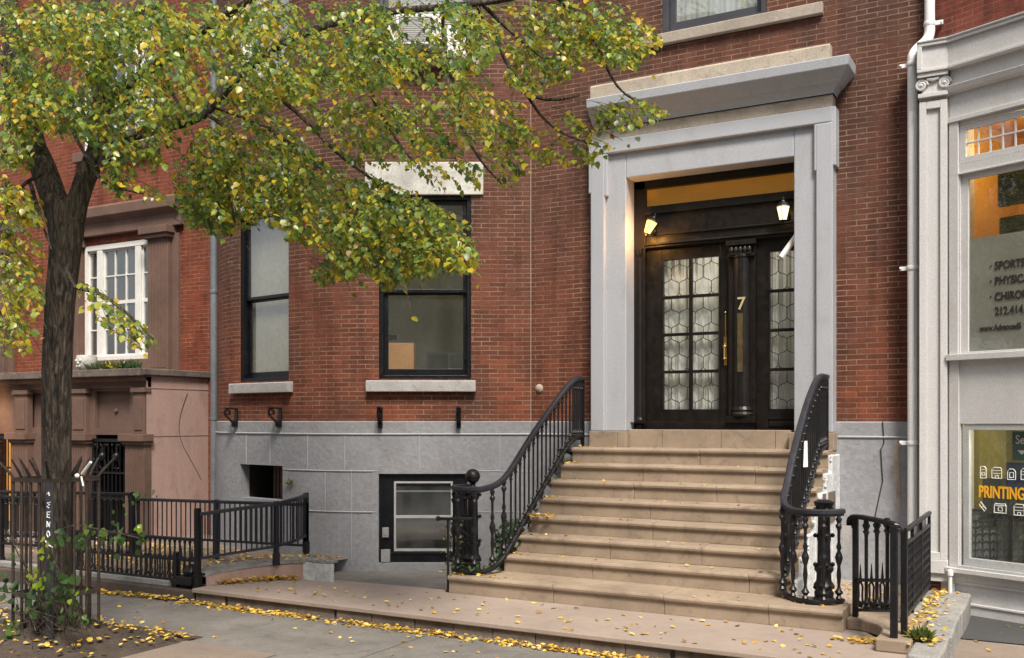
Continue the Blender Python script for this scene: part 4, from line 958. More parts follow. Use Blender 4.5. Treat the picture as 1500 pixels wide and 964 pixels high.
for xo in (0,-4.4):
    f = MB(); f.box(xo-13.47,xo-12.98,-.02,.13,2.66,4.93); f.box(xo-12.98,xo-12.83,-.02,.05,2.66,5.0)
    for k in range(7): f.box(xo-13.40+k*.055,xo-13.37+k*.055,.128,.142,2.75,4.85)
    f.box(xo-13.55,xo-12.93,-.02,.20,4.93,5.0); f.box(xo-13.58,xo-12.90,-.02,.24,4.998,5.12); obj('window_pilaster', f, M['brownstone'], HL, bevel=.01)
    f = MB(); f.box(xo-15.74,xo-15.26,-.02,.13,2.66,4.95); f.box(xo-15.8,xo-15.2,-.02,.24,4.948,5.12); obj('window_pilaster', f, M['brownstone'], HL, bevel=.01)
    f = MB(); f.extrude([(-.02,5.12),(.10,5.12),(.10,5.33),(.13,5.35),(.20,5.40),(.22,5.42),(.22,5.58),(.16,5.62),(-.02,5.64)],xo-15.95,xo-12.72); obj('window_entablature', f, M['brownstone'], HL, bevel=.01)
    f = MB(); f.box(xo-15.25,xo-13.47,-.02,.10,2.66,2.92); obj('window_base', f, M['brownstone'], HL, bevel=.01)
f = MB(); f.box(-15.4,-13.3,-.02,.14,6.46,6.63); obj('window_sill', f, M['brownstone'], HL, bevel=.01)
f = MB(); f.box(-15.4,-13.3,-.02,.10,8.88,9.3); obj('lintel', f, M['brownstone'], HL, bevel=.01)
# entrance storey projecting 1.25 m
EX, EY = -12.19, 1.25
b = MB(); b.panel(W0,-18,EX,-.4,2.60,[(-13.46,-12.60,-.4,1.64),(-16.9,-15.42,-.4,1.64),(-13.44,-12.62,1.75,2.33),(-15.30,-14.05,1.75,2.33)],n=EY-.06,rev=.07)
obj('entrance_front', b, M['brownstone'], HL)
b = MB(); b.box(-13.44,-12.62,EY-.15,EY-.135,1.75,2.33); b.box(-15.30,-14.05,EY-.15,EY-.135,1.75,2.33); obj('frieze_panel', b, M['brownstone'], HL)
b = MB(); Fs = Fr(EX,0,90); b.panel(Fs,-EY+.0,0.05,-.4,2.60,[],n=0.0); obj('side_wall', b, M['pinkstone'], HL)
b = MB()
for z in (1.62,2.36): b.tube([(EX+.002,-EY,z),(EX+.002,0,z)],.004,4)
obj('scored_lines', b, M['brownstone'], HL)
for x0, x1, y0, y1 in ((-12.60,-12.17,-12.46,-12.20),(-13.92,-13.48,-13.90,-13.55),(-15.40,-14.98,-15.36,-15.02)):
    f = MB(); f.box(x0,x1,EY-.08,EY+.06,-.4,1.50)
    for k in range(8): f.box(x0+.05+k*.042,x0+.073+k*.042,EY+.058,EY+.072,-.2,1.42)
    f.box(x0-.03,x1+.03,EY-.08,EY+.10,1.498,1.55); f.box(x0-.07,x1+.05,EY-.08,EY+.14,1.548,1.66)
    f.box(y0,y1,EY-.08,EY+.03,1.658,2.30); f.box(y0+.05,y1-.05,EY+.028,EY+.045,1.72,2.22); f.box(y0-.03,y1+.03,EY-.08,EY+.06,2.298,2.37); obj('entrance_pilaster', f, M['brownstone'], HL, bevel=.008)
f = MB(); f.extrude([(EY-.1,2.37),(EY-.02,2.37),(EY-.02,2.47),(EY+.06,2.48),(EY+.08,2.50),(EY+.08,2.545),(EY-.1,2.545)],-18,EX+.0); obj('entrance_cornice', f, M['brownstone'], HL, bevel=.008)
f = MB(); f.box(-18,EX+.03,-.02,EY+.16,2.548,2.665); f.box(EX+.03,EX+.06,-.02,EY+.1,2.56,2.66); obj('entrance_ledge', f, M['ledge'], HL, bevel=.012)
f = MB(); f.ball((-13.02,-EY+.13,2.02),.04,8,6); obj('boss', f, M['ledge'], HL)
room(W0,-13.9,-12.3,-.4,1.8,EY-.14,EY-1.2,M['roomdark'],HL,'basement_entry'); 
f = MB(); f.quad((-16.95,-EY+.9,-.4),(-15.2,-EY+.9,-.4),(-15.2,-EY+.9,1.7),(-16.95,-EY+.9,1.7)); obj('lit_entry', f, M['hallglow'], HL)
def irongate(x0, x1, y, z0, z1, lab):
    T = thing('iron_gate', ((x0+x1)/2,y,z0), lab, 'gate')
    b = MB(); b.box(x0,x0+.04,-y-.02,-y+.02,z0,z1); b.box(x1-.04,x1,-y-.02,-y+.02,z0,z1); b.box(x0,x1,-y-.02,-y+.02,z1-.05,z1); b.box(x0,x1,-y-.015,-y+.015,z1-.55,z1-.52); b.box(x0,x1,-y-.015,-y+.015,z1-.95,z1-.92); b.box(x0,x1,-y-.02,-y+.02,z0,z0+.05); obj('gate_frame', b, M['iron'], T)
    n_ = int((x1-x0)/.085); src = None
    for k in range(1,n_):
        x = x0+(x1-x0)*k/n_
        if src is None: src = obj('bar', MB().tube([(0,0,0),(0,0,1)],.011,5), M['iron'], T); src.location = (x,y,z0); src.scale = (1,1,z1-z0)
        else: inst(src,(x,y,z0),T,(1,1,z1-z0))
    b = MB()
    for cx in ((x0*.7+x1*.3),(x0*.3+x1*.7)):
        for sg in (-1,1):
            pts = [(cx+sg*(.015+.075*math.sin(a*.9)*(1-a/9)), y-.015, z1-.5+a*.055+.03*math.cos(a*2)) for a in [i*.5 for i in range(15)]]; b.tube(pts,.012,5)
        b.ball((cx,y-.015,z1-.28),.06,8,6,(1,.6,1.2))
    for k in range(6): b.ball((x0+.08+k*(x1-x0-.16)/5,y-.015,z1-.1),.022,6,5)
    obj('scroll_work', b, M['iron'], T, smooth=True); return T
irongate(-13.44,-12.62,-EY+.02,-.3,1.58,'black iron gate with scrolled head in the dark basement doorway beside the pink stucco wall')
irongate(-16.9,-15.42,-EY+.02,-.3,1.60,'black iron gate before the orange lit entry at the left edge')
T = lantern((-15.62,-1.62,2.02), 'small lit lantern on the brownstone front at the far left edge', M['lampglass'])
# pot and plants on the ledge
T = thing('stone_pot', (-13.9,-1.15,2.665), 'round pale stone pot with a carved face on the brownstone ledge', 'pot')
f = MB(); f.lathe([(.09,0),(.14,.05),(.165,.14),(.16,.22),(.15,.25),(.135,.25),(.12,.20),(.01,.19)], (-13.72,-1.13,2.665), 16); obj('pot', f, M['lintel'], T, smooth=True)
f = MB()
for dx, dz, r_ in ((-.05,.16,.025),(.05,.16,.025),(0,.12,.025),(-.03,.07,.02),(.03,.07,.02)): f.ball((-13.72+dx,-1.13-.155,2.665+dz),r_,6,5)
obj('carved_face', f, M['lintel'], T, smooth=True)

# ================================================================== LEAVES helper
PALG = [(.16,.255,.04),(.23,.32,.04),(.085,.165,.05),(.40,.43,.04),(.22,.30,.08)]
PALY = [(.46,.41,.03),(.62,.46,.035),(.70,.47,.035),(.36,.36,.03),(.30,.33,.03)]
PALO = [(.50,.30,.03),(.42,.22,.02)]
def leafquad(b, p, d, nrm, L, w, c, fold=.25, curl=.12):
    d = d.normalized(); s = d.cross(nrm)
    if s.length < 1e-4: s = d.orthogonal()
    s.normalize(); nn = s.cross(d)
    i = len(b.v); P_ = lambda a, q, u: tuple(p + d*(a*L) + s*(q*w) + nn*(u*L))
    b.v += [P_(0,0,0), P_(.12,-.40,fold*.28), P_(.52,-.46,fold*.3-curl*.3), P_(1,0,-curl), P_(.52,.46,fold*.3-curl*.3), P_(.12,.40,fold*.28), P_(.5,0,-.03)]
    b.f += [(i,i+6,i+2,i+1), (i+6,i+3,i+2), (i,i+5,i+4,i+6), (i+6,i+4,i+3)]
    b.col += [c]*7
def rnd(rr): return Vector((rr.gauss(0,1), rr.gauss(0,1), rr.gauss(0,1)))
def vary(rr, c, a=.2): k = 1+rr.uniform(-a,a); return tuple(x*k*(1+rr.uniform(-.08,.08)) for x in c)

def tuftplant(c, n, L, spread, seed, rgb, name, label, cat, dome=True):
    rr = random.Random(seed); b = MB()
    for _ in range(n):
        d = Vector((rr.uniform(-1,1), rr.uniform(-1,.6), rr.uniform(.2,1.1) if dome else rr.uniform(.6,1.4)))
        p = Vector(c)+Vector((rr.uniform(-1,1)*spread, rr.uniform(-1,1)*spread*.5, rr.uniform(0,.02)))
        leafquad(b, p, d, rnd(rr), L*rr.uniform(.6,1.2), L*.22, vary(rr, rr.choice(rgb)))
    o = obj(name, b, M['leaf']); tag(o, label, cat); return o
tuftplant((-13.35,-1.22,2.665),170,.13,.14,31,[(.10,.14,.06),(.12,.16,.08)],'ledge_plant','grey green succulent clump on the ledge just right of the stone pot','plant')
tuftplant((-12.98,-1.22,2.665),190,.15,.15,32,[(.16,.19,.07),(.10,.14,.06),(.5,.4,.05)],'ledge_plant','taller mixed green and yellow clump in the middle of the ledge','plant')
tuftplant((-12.58,-1.22,2.665),170,.14,.15,33,[(.07,.14,.05),(.10,.16,.06)],'ledge_plant','bright green clump on the ledge nearest the pink stucco wall','plant')
tuftplant((-.97,-3.08,.07),110,.13,.06,34,[(.10,.16,.03),(.16,.20,.05)],'grass_tuft','green grass tuft in the ledge joint beside the curved stone','grass tuft',False)

# ================================================================== SHOP ON THE RIGHT
SH = thing('shop_building', (-.5,-.4,0), 'red brick building with a white painted two-storey shopfront and lettered windows', 'shop')
S0 = (-1.006,-.40); SF = Fr(S0[0],S0[1],-24.3); PF = Fr(0,0,0)
b = MB(); b.panel(W0,-1.30,-.8,5.6,ztop,[],n=0.02); b.panel(Fr(-1.2,-.02,-24.3),-.06,4.4,5.5,ztop,[],n=.0); obj('brick_wall', b, M['brick_r'], SH)
# pilaster
f = MB(); f.box(-1.295,-1.02,-.1,.385,.28,5.34); f.box(-1.295,-1.225,.384,.42,.40,5.26); f.box(-1.09,-1.02,.384,.42,.40,5.26); f.box(-1.225,-1.09,.384,.418,.40,.48); f.box(-1.225,-1.09,.384,.418,5.18,5.26)
f.box(-1.305,-1.012,-.1,.435,.26,.40); f.box(-1.305,-1.012,-.1,.445,5.30,5.345); f.box(-1.30,-1.015,-.1,.40,.17,.26); obj('pilaster', f, M['shop'], SH, bevel=.005)
f = MB(); f.box(-1.27,-1.04,-.1,.395,5.345,5.52); f.box(-1.31,-1.01,-.1,.44,5.52,5.562)
for x in (-1.275,-1.045):
    pts = [(x+.062*math.cos(a)*(1-a/15), -.41, 5.44+.062*math.sin(a)*(1-a/15)) for a in [i*.5 for i in range(26)]]; f.tube(pts, .014, 6); f.ball((x,-.41,5.44),.022,8,6)
f.tube([(-1.22,-.41,5.50),(-1.16,-.415,5.485),(-1.10,-.41,5.50)],.018,6); obj('capital', f, M['shop'], SH, smooth=True)
f = MB(); f.box(-1.30,-1.0,-.1,.33,-.15,.172); obj('brick_footing', f, M['brick'], SH)
# canted shop bay
TW = (.097,2.4,4.55,4.965); UW = (.11,2.4,2.56,4.44); LW = (.112,1.95,.345,1.842)
b = MB(); b.panel(SF,-.0,2.7,.33,5.34,[TW,UW,LW],n=-.02,rev=.06); obj('shop_wall', b, M['shop'], SH)
f = MB(); f.box(-.01,2.7,-.02,.05,2.50,2.565,SF); f.box(-.01,2.7,-.02,.015,5.0,5.05,SF); f.box(-.015,2.7,-.03,.055,.285,.335,SF); f.box(.0,2.7,-.02,.0,4.44,4.46,SF)
f.box(0,.10,-.02,0,2.565,5.0,SF); f.box(0,.105,-.02,-.002,.335,2.5,SF); f.extrude([(-.02,5.30),(.04,5.32),(.06,5.38),(-.02,5.40)],-.01,2.7,SF); obj('shop_trim', f, M['shop'], SH, bevel=.005)
f = MB(); f.box(0,2.7,-.08,-.02,5.38,5.6,SF); f.box(0,.05,-.08,-.005,-.04,.285,SF); f.box(.05,2.7,-.08,-.005,.20,.285,SF); f.box(.05,2.7,-.08,.0,-.145,-.03,SF); f.box(.05,2.7,-.08,-.04,-.03,.20,SF); f.box(.05,2.7,-.04,-.015,.165,.20,SF); f.box(.05,2.7,-.04,.012,-.045,-.02,SF); obj('stall_riser', f, M['shop'], SH, bevel=.005)
f = MB(); f.box(.0,2.7,-.10,-.03,-.2,-.10,SF); obj('brick_footing', f, M['kerbstone'], SH)
# fascia: flat over the pilaster, then following the canted bay
f = MB()
for F_, s0, s1 in ((PF,-1.315,-1.015),(SF,-.01,2.75)):
    d = .46 if F_ is PF else .06
    f.box(s0,s1,-.08,d,5.565,5.60,F_); f.box(s0,s1,-.08,d,5.84,5.875,F_); f.box(s0,s1,-.08,d-.03,5.60,5.84,F_)
    if F_ is PF: f.box(s0,s0+.05,-.08,d,5.60,5.84,F_)
    f.extrude([(-.3,5.875),(d+.01,5.875),(d+.015,5.895),(-.3,5.99)],s0,s1,F_)
obj('fascia', f, M['shop'], SH, bevel=.006)
# transom light with small panes
f = MB(); s0,s1,z0,z1 = TW; a,c_,d,e = s0+.005,s1,z0+.005,z1-.005
f.box(a,a+.065,-.06,-.03,d,e,SF); f.box(a+.065,c_,-.06,-.03,d,d+.065,SF); f.box(a+.065,c_,-.06,-.03,e-.06,e,SF)
zm = (d+.065+e-.06)/2; f.box(a+.065,c_,-.055,-.035,zm-.009,zm+.009,SF)
for k in range(1,17): x = a+.065+.127*k; f.box(x-.009,x+.009,-.055,-.036,d+.065,e-.06,SF)
wt = obj('transom_window', f, M['shop'], SH, bevel=.003)
q = MB(); q.quad(SF.w(a,-.05,d),SF.w(c_,-.05,d),SF.w(c_,-.05,e),SF.w(a,-.05,e)); obj('pane', q, M['shopglass'], wt)
f = MB(); s0,s1,z0,z1 = UW; f.box(s0,s0+.075,-.08,-.045,z0,z1,SF); f.box(s0+.075,s1,-.08,-.045,z1-.06,z1,SF); f.box(s0+.075,s1,-.08,-.045,z0,z0+.03,SF); wu = obj('upper_shop_window', f, M['shop'], SH, bevel=.004)
q = MB(); q.quad(SF.w(s0,-.065,z0),SF.w(s1,-.065,z0),SF.w(s1,-.065,z1),SF.w(s0,-.065,z1)); obj('pane', q, M['shopglass'], wu)
q = MB(); q.quad(SF.w(s0+.076,-.068,z0+.03),SF.w(s1,-.068,z0+.03),SF.w(s1,-.068,3.765),SF.w(s0+.076,-.068,3.765)); obj('frosted_film', q, M['film'], wu)
for body, z in (('SPORTS MEDICINE',3.414),('PHYSICAL THERAPY',3.258),('CHIROPRACTIC',3.098),('212.414.',2.950)):
    text(body,'lettering',M['ink'],SF,.455,-.062,z,.082,wu,bold=.022,sx=.78)
for z in (3.447,3.291,3.131): q = MB(); q.box(.408,.422,-.064,-.06,z,z+.016,SF); obj('bullet', q, M['ink'], wu)
text('www.AdvancedS','lettering',M['ink'],SF,.30,-.062,2.795,.062,wu,bold=.022,sx=.72)
f = MB(); s0,s1,z0,z1 = LW
f.box(s0+.03,s0+.09,-.09,-.03,z0+.02,z1-.005,SF); f.box(s0+.09,s1,-.09,-.03,z1-.065,z1-.005,SF); f.box(s0+.09,s1,-.09,-.03,z0+.02,z0+.10,SF); f.box(s0,s1,-.06,.02,z0-.01,z0+.018,SF); wl = obj('lower_shop_window', f, M['alu'], SH, bevel=.003)
q = MB(); q.quad(SF.w(s0,-.07,z0),SF.w(s1,-.07,z0),SF.w(s1,-.07,z1),SF.w(s0,-.07,z1)); obj('pane', q, M['shopglass'], wl)
text('PRINTING','lettering',M['yellow'],SF,.285,-.064,1.085,.122,wl,bold=.022,sx=.62)
def icon(s, z, kind):
    b = MB(); L_ = lambda p: b.tube([SF.w(s+x,-.064,z+y) for x,y in p], .0045, 4)
    if kind == 0: L_([(-.03,-.06),(-.03,.06),(.015,.06),(.03,.04),(.03,-.06),(-.03,-.06)]); L_([(-.015,.03),(.015,.03)]); L_([(-.015,0),(.015,0),(.015,-.03),(-.015,-.03),(-.015,0)])
    if kind == 1: L_([(-.05,-.05),(-.05,.04),(-.03,.06),(.04,.06),(.05,.04),(.05,-.05),(-.05,-.05)]); L_([(-.04,.03),(.04,.03)]); L_([(-.04,0),(.04,0)]); L_([(-.015,-.05),(-.015,-.02),(.015,-.02),(.015,-.05)])
    if kind == 2: L_([(-.04,-.05),(-.04,.03),(-.02,.055),(.02,.055),(.04,.03),(.04,-.05),(-.04,-.05)]); L_([(-.02,-.03),(-.02,.02),(.02,.02),(.02,-.03),(-.02,-.03)])
    if kind == 3: L_([(-.03,.05),(.025,-.02),(.01,-.045),(-.045,.02),(-.03,.05)]); L_([(-.01,.01),(.01,-.01)])
    if kind == 4: L_([(-.06,-.04),(-.06,.035),(.06,.035),(.06,-.04),(-.06,-.04)]); L_([(-.02,-.02),(.02,-.02),(.02,.02),(-.02,.02),(-.02,-.02)]); L_([(-.06,.035),(-.05,.055),(-.03,.05),(.03,.05),(.05,.055),(.06,.035)])
    return obj('icon', b, M['whiteink'], wl)
for s, z, kd in ((.335,1.34,0),(.475,1.335,1),(.625,1.33,2),(.77,1.335,1),(.34,.985,3),(.51,.975,4),(.70,.975,1),(.85,.975,4)): icon(s,z,kd)
# shop interiors
b = MB(); b.box(-.4,.005,-.5,-.03,-.1,5.3,SF); obj('light_stop', b, M['shop'], SH); ro = room(SF,-.35,2.8,2.35,5.3,-.079,-2.2,M['amber'],SH,'upper_shop_room')  # added unseen box behind the bay corner, stops room light leaking out
b = MB()
for k in range(16): b.box(.435,1.9,-.19,-.16,4.075+k*.021,4.09+k*.021,SF)
for k in range(8): b.box(.45,1.9,-.19,-.16,3.79+k*.02,3.802+k*.02,SF)
b.box(.43,1.9,-.22,-.20,4.07,4.42,SF); b.box(.44,1.9,-.22,-.20,3.77,3.96,SF)
obj('slatted_blind', b, M['darkslat'], SH)
T = thing('ceiling_lamp', SF.w(.42,-.9,4.95), 'lit warm ceiling lamp seen through the small panes of the shop transom', 'lamp')
b = MB(); b.ball(SF.w(.42,-.9,5.02),.06,10,8,(1,1,.6)); obj('bulb', b, M['bulb'], T); b = MB(); b.tube([SF.w(.42,-.9,5.07),SF.w(.42,-.9,5.3)],.012,6); obj('stem', b, M['brass'], T)
b = MB(); room(SF,-.2,2.6,.05,2.0,-.12,-1.6,M['olive'],SH,'lower_shop_room')
b = MB(); b.box(.0,2.5,-.75,-.45,.06,.92,SF)
obj('counter', b, M['counter'], SH)
b = MB()
for k in range(9): b.box(.25+k*.17,.275+k*.17,-.44,-.42,.1,.86,SF)
b.box(.2,1.9,-.45,-.42,.84,.88,SF); obj('reflection_bars', b, M['darkslat'], SH)  # added dark bars stand in for a railing reflected in the glass
b = MB(); b.box(.12,2.0,-.5,-.46,.86,1.26,SF); obj('machine', b, M['counter'], SH)
b = MB(); b.box(.60,.98,-.14,-.13,1.47,1.765,SF); gs = obj('hanging_sign', b, M['greencard'], SH); text('Ser','lettering',M['whiteink'],SF,.635,-.124,1.64,.09,gs,bold=.008,sx=.8)
b = MB(); b.v = [SF.w(.655,-.122,1.575),SF.w(.70,-.122,1.53),SF.w(.745,-.122,1.575)]; b.f = [(0,1,2)]; obj('arrow', b, M['whiteink'], gs)
b = MB(); b.box(.53,.90,-.16,-.15,1.19,1.45,SF); obj('poster', b, M['navy'], SH)
b = MB()
for k in range(6): b.box(.30+k*.10,.33+k*.10,-.9,-.86,1.5,1.85,SF)
obj('hanging_strips', b, M['shade'], SH)
# capped vent pipe on the ledge
T = thing('vent_pipe', (-1.0,-.56,.08), 'short white capped vent pipe on the ledge by the shop', 'pipe')
b = MB(); b.tube([(-.985,-.50,.08),(-.985,-.50,.27)],.020,8); obj('pipe', b, M['white'], T, smooth=True); b = MB(); b.lathe([(.03,0),(.034,.03),(.028,.055),(.01,.065)],(-.985,-.50,.255),10); obj('pipe_cap', b, M['white'], T, smooth=True)

# ================================================================== things in and on the house
T = thing('air_conditioner', CF.w(-1.45,.1,SILLZ), 'white window air conditioner in the upper bow window behind the leaves', 'air conditioner')
b = MB(); b.box(-1.78,-1.14,-.2,.34,SILLZ+.02,SILLZ+.42,CF); obj('housing', b, M['white'], T, bevel=.012)
b = MB()
for k in range(12): b.box(-1.74,-1.30,.34,.346,SILLZ+.06+k*.028,SILLZ+.075+k*.028,CF)
for k in range(6): b.box(-1.139,-1.132,.05,.3,SILLZ+.08+k*.04,SILLZ+.1+k*.04,CF)
obj('louvres', b, M['greyplastic'], T)
b = MB(); b.box(-1.99,-1.79,-.04,-.03,SILLZ+.02,SILLZ+.42,CF); b.box(-1.13,-.88,-.04,-.03,SILLZ+.02,SILLZ+.42,CF); obj('side_panel', b, M['white'], T)
T = thing('cardboard_box', CF.w(-1.8,-.3,2.45), 'brown cardboard box inside the right bow window at its lower left', 'box')
b = MB(); b.box(-1.96,-1.60,-.55,-.22,2.3,2.93,CF); obj('carton', b, M['card'], T, bevel=.006)
b = MB(); b.box(-1.90,-1.66,-.219,-.217,2.5,2.75,CF); obj('flap', b, M['card'], T)
T = thing('grey_cabinet', CF.w(-1.2,-2.6,2), 'grey cabinet standing in the room behind the right bow window', 'cabinet')
b = MB(); b.box(-1.6,-.9,-2.9,-2.2,1.91,2.95,CF); obj('body', b, M['greyplastic'], T, bevel=.01); b = MB(); b.box(-1.55,-1.27,-2.2,-2.18,2.0,2.9,CF); b.box(-1.23,-.95,-2.2,-2.18,2.0,2.9,CF); obj('door', b, M['counter'], T, bevel=.005)
T = thing('wall_hook', CF.w(-1.83,-.6,3.0), 'small black hook rack on the pale wall inside the right bow window', 'hook')
b = MB(); b.box(-2.18,-1.95,-1.2,-1.17,3.05,3.12,CF); b.tube([CF.w(-2.1,-1.17,3.1),CF.w(-2.1,-1.08,3.06),CF.w(-2.1,-1.07,3.2)],.02,6); b.tube([CF.w(-2.02,-1.17,3.1),CF.w(-2.02,-1.1,3.04),CF.w(-2.02,-1.09,3.12)],.02,6); obj('rack', b, M['cable'], T)

# ================================================================== TREE
rr = random.Random(11)
TB = Vector((-8.08,-5.8,-.12))
TR = thing('street_tree', TB, 'street tree with forked dark trunk and green and yellow autumn leaves inside the rusty guard', 'tree')
fork = at(97,322,-5.8)
tk = MB(); tp = smoothpath([TB, TB+Vector((.0,0,.25)), TB+Vector((0,0,1.0)), TB+Vector((.0,0,2.1)), TB+Vector((.03,0,3.0)), fork+Vector((.0,0,-.25)), fork+Vector((0,0,.15))],2)
def trunkR(z): return .128 + .12*math.exp(-(z+.12)/.2) + .03*math.exp(-((z-3.75)/.3)**2)
tk.tube(tp, [trunkR(p.z) for p in tp], 22, rough=.035)
for a in range(7):   # root flare
    an = a*.9+.3; tk.tube([TB+Vector((.10*math.cos(an),.10*math.sin(an),.30)), TB+Vector((.22*math.cos(an),.22*math.sin(an),.12)), TB+Vector((.40*math.cos(an),.40*math.sin(an),.02))], [.08,.07,.02], 8, rough=.1)
obj('trunk', tk, M['bark'], TR, smooth=True)
lb = MB()
def limb(pts, r0, r1, seg=8):
    p = smoothpath(pts, 2); n_ = len(p); lb.tube(p, [r0+(r1-r0)*k/(n_-1) for k in range(n_)], seg, rough=.07); return p
base_l = fork+Vector((-.03,0,-.15))
limb([base_l, at(68,255,-5.8), at(42,195,-5.75), at(22,100,-5.7), at(12,0,-5.6), at(5,-120,-5.5)], .125, .075, 12)
limb([fork+Vector((.03,0,-.15)), at(122,268,-5.75), at(146,215,-5.6), at(150,150,-5.4), at(140,60,-5.3), at(150,-80,-5.2)], .105, .06, 12)
limb([at(146,215,-5.6), at(200,196,-5.4), at(285,176,-5.1), at(312,156,-5.0), at(350,108,-4.9), at(420,55,-4.7), at(540,18,-4.4), at(690,8,-4.1), at(800,-12,-3.8), at(940,-50,-3.5)], .06, .02, 9)
limb([at(150,150,-5.4), at(230,95,-5.2), at(330,20,-5.0), at(430,-40,-4.9)], .06, .03)
limb([at(22,100,-5.7), at(-60,40,-5.9), at(-140,-20,-6.1)], .07, .03)
TW_ = [ [(415,148,-4.6),(450,178,-4.5),(490,222,-4.4),(530,252,-4.3),(600,300,-4.2),(690,330,-4.1)], [(395,188,-4.9),(430,215,-4.8),(465,240,-4.7),(520,300,-4.6),(560,360,-4.5)],
  [(350,108,-4.9),(380,135,-4.8),(415,148,-4.6)], [(312,156,-5.0),(350,170,-4.9),(395,188,-4.9)], [(545,140,-4.4),(560,170,-4.3),(590,220,-4.2),(610,240,-4.2)], [(540,18,-4.4),(535,80,-4.4),(545,140,-4.4)],
  [(655,90,-4.1),(668,140,-4.0),(678,190,-3.9),(702,235,-3.9),(735,270,-3.8)], [(650,8,-4.1),(648,50,-4.1),(655,90,-4.1)], [(818,-2,-3.7),(850,32,-3.6),(878,70,-3.5),(892,108,-3.4),(912,138,-3.4),(960,162,-3.3)],
  [(720,40,-3.9),(742,95,-3.8),(772,140,-3.7),(795,175,-3.6),(830,200,-3.6),(880,215,-3.5)], [(700,8,-4.0),(705,25,-3.9),(720,40,-3.9)], [(705,5,-4.0),(740,40,-3.9),(770,65,-3.8),(800,90,-3.7)], [(775,140,-3.7),(810,148,-3.7),(850,140,-3.6)],
  [(60,255,-6.0),(25,275,-6.3),(5,320,-6.4),(-10,350,-6.5)], [(45,270,-6.0),(60,320,-6.2),(75,365,-6.2)], [(95,170,-5.5),(115,210,-5.7),(150,270,-6.0),(170,275,-6.1),(215,285,-6.2)], [(110,420,-6.2),(150,430,-6.3),(190,462,-6.4),(225,498,-6.4)], [(97,395,-5.95),(110,420,-6.2)],
  [(0,380,-6.6),(30,400,-6.5),(60,430,-6.4)], [(300,165,-5.0),(345,195,-5.2),(352,240,-5.2),(362,290,-5.2)], [(330,250,-5.2),(345,330,-5.2)], [(230,95,-5.2),(260,150,-5.3),(285,200,-5.4)], [(465,240,-4.7),(440,300,-4.8),(425,330,-4.8)], [(600,300,-4.2),(640,350,-4.1),(690,385,-4.0)], [(560,360,-4.5),(540,395,-4.5)] ]
for t_ in TW_: limb([at(*p) for p in t_], .022, .007, 5)
obj('limbs', lb, M['bark'], TR, smooth=True)
REG = [
 ([(0,0),(300,0),(300,150),(270,200),(205,232),(120,212),(60,188),(0,150)], 265, (-6.6,-4.8), .27),
 ([(0,0),(330,0),(330,60),(0,70)], 110, (-6.4,-4.9), .4),
 ([(0,80),(110,100),(90,230),(0,260)], 40, (-6.7,-5.9), .45),
 ([(255,200),(420,190),(430,330),(300,345),(255,320)], 60, (-5.6,-4.6), .45),
 ([(0,130),(60,150),(60,215),(40,255),(0,240)], 30, (-6.6,-5.6), .40),
 ([(130,206),(250,206),(240,258),(205,246),(170,285),(150,270)], 36, (-6.5,-5.6), .35),
 ([(150,262),(250,275),(240,300),(160,285)], 14, (-6.5,-6.0), .6),
 ([(290,0),(740,0),(735,60),(700,105),(560,128),(430,150),(300,190)], 330, (-5.9,-3.7), .30),
 ([(255,312),(285,190),(420,160),(470,230),(560,250),(620,285),(690,325),(702,395),(650,395),(560,415),(545,400),(470,416),(447,402),(480,375),(420,345),(400,310),(330,338),(285,325)], 345, (-5.6,-3.6), .33),
 ([(520,300),(640,300),(705,385),(702,400),(650,398),(565,425),(545,402),(470,420),(448,408),(480,370)], 130, (-4.9,-3.6), .33),
 ([(430,150),(720,100),(730,200),(600,250),(480,232)], 84, (-5.2,-3.6), .40),
 ([(260,290),(330,290),(345,340),(325,350),(300,325),(275,340)], 16, (-5.6,-5.0), .4),
 ([(600,228),(712,235),(700,275),(630,290)], 14, (-4.4,-3.6), .35),
 ([(740,0),(925,0),(975,55),(930,100),(870,95),(780,140),(740,120)], 125, (-4.2,-2.8), .42),
 ([(790,195),(830,155),(940,140),(988,165),(940,182),(860,205),(800,215)], 42, (-3.9,-3.0), .42),
 ([(770,222),(850,205),(915,205),(890,235),(840,245),(780,240)], 20, (-3.9,-3.2), .45),
 ([(690,130),(800,160),(790,225),(745,278),(705,255)], 34, (-4.1,-3.2), .45),
 ([(0,320),(55,330),(66,430),(40,520),(0,520)], 46, (-6.8,-6.0), .7),
 ([(116,412),(150,418),(200,458),(236,503),(195,512),(160,482),(122,452)], 26, (-6.6,-6.1), .5),
 ([(0,235),(58,262),(60,330),(0,330)], 24, (-6.6,-5.9), .6),
]
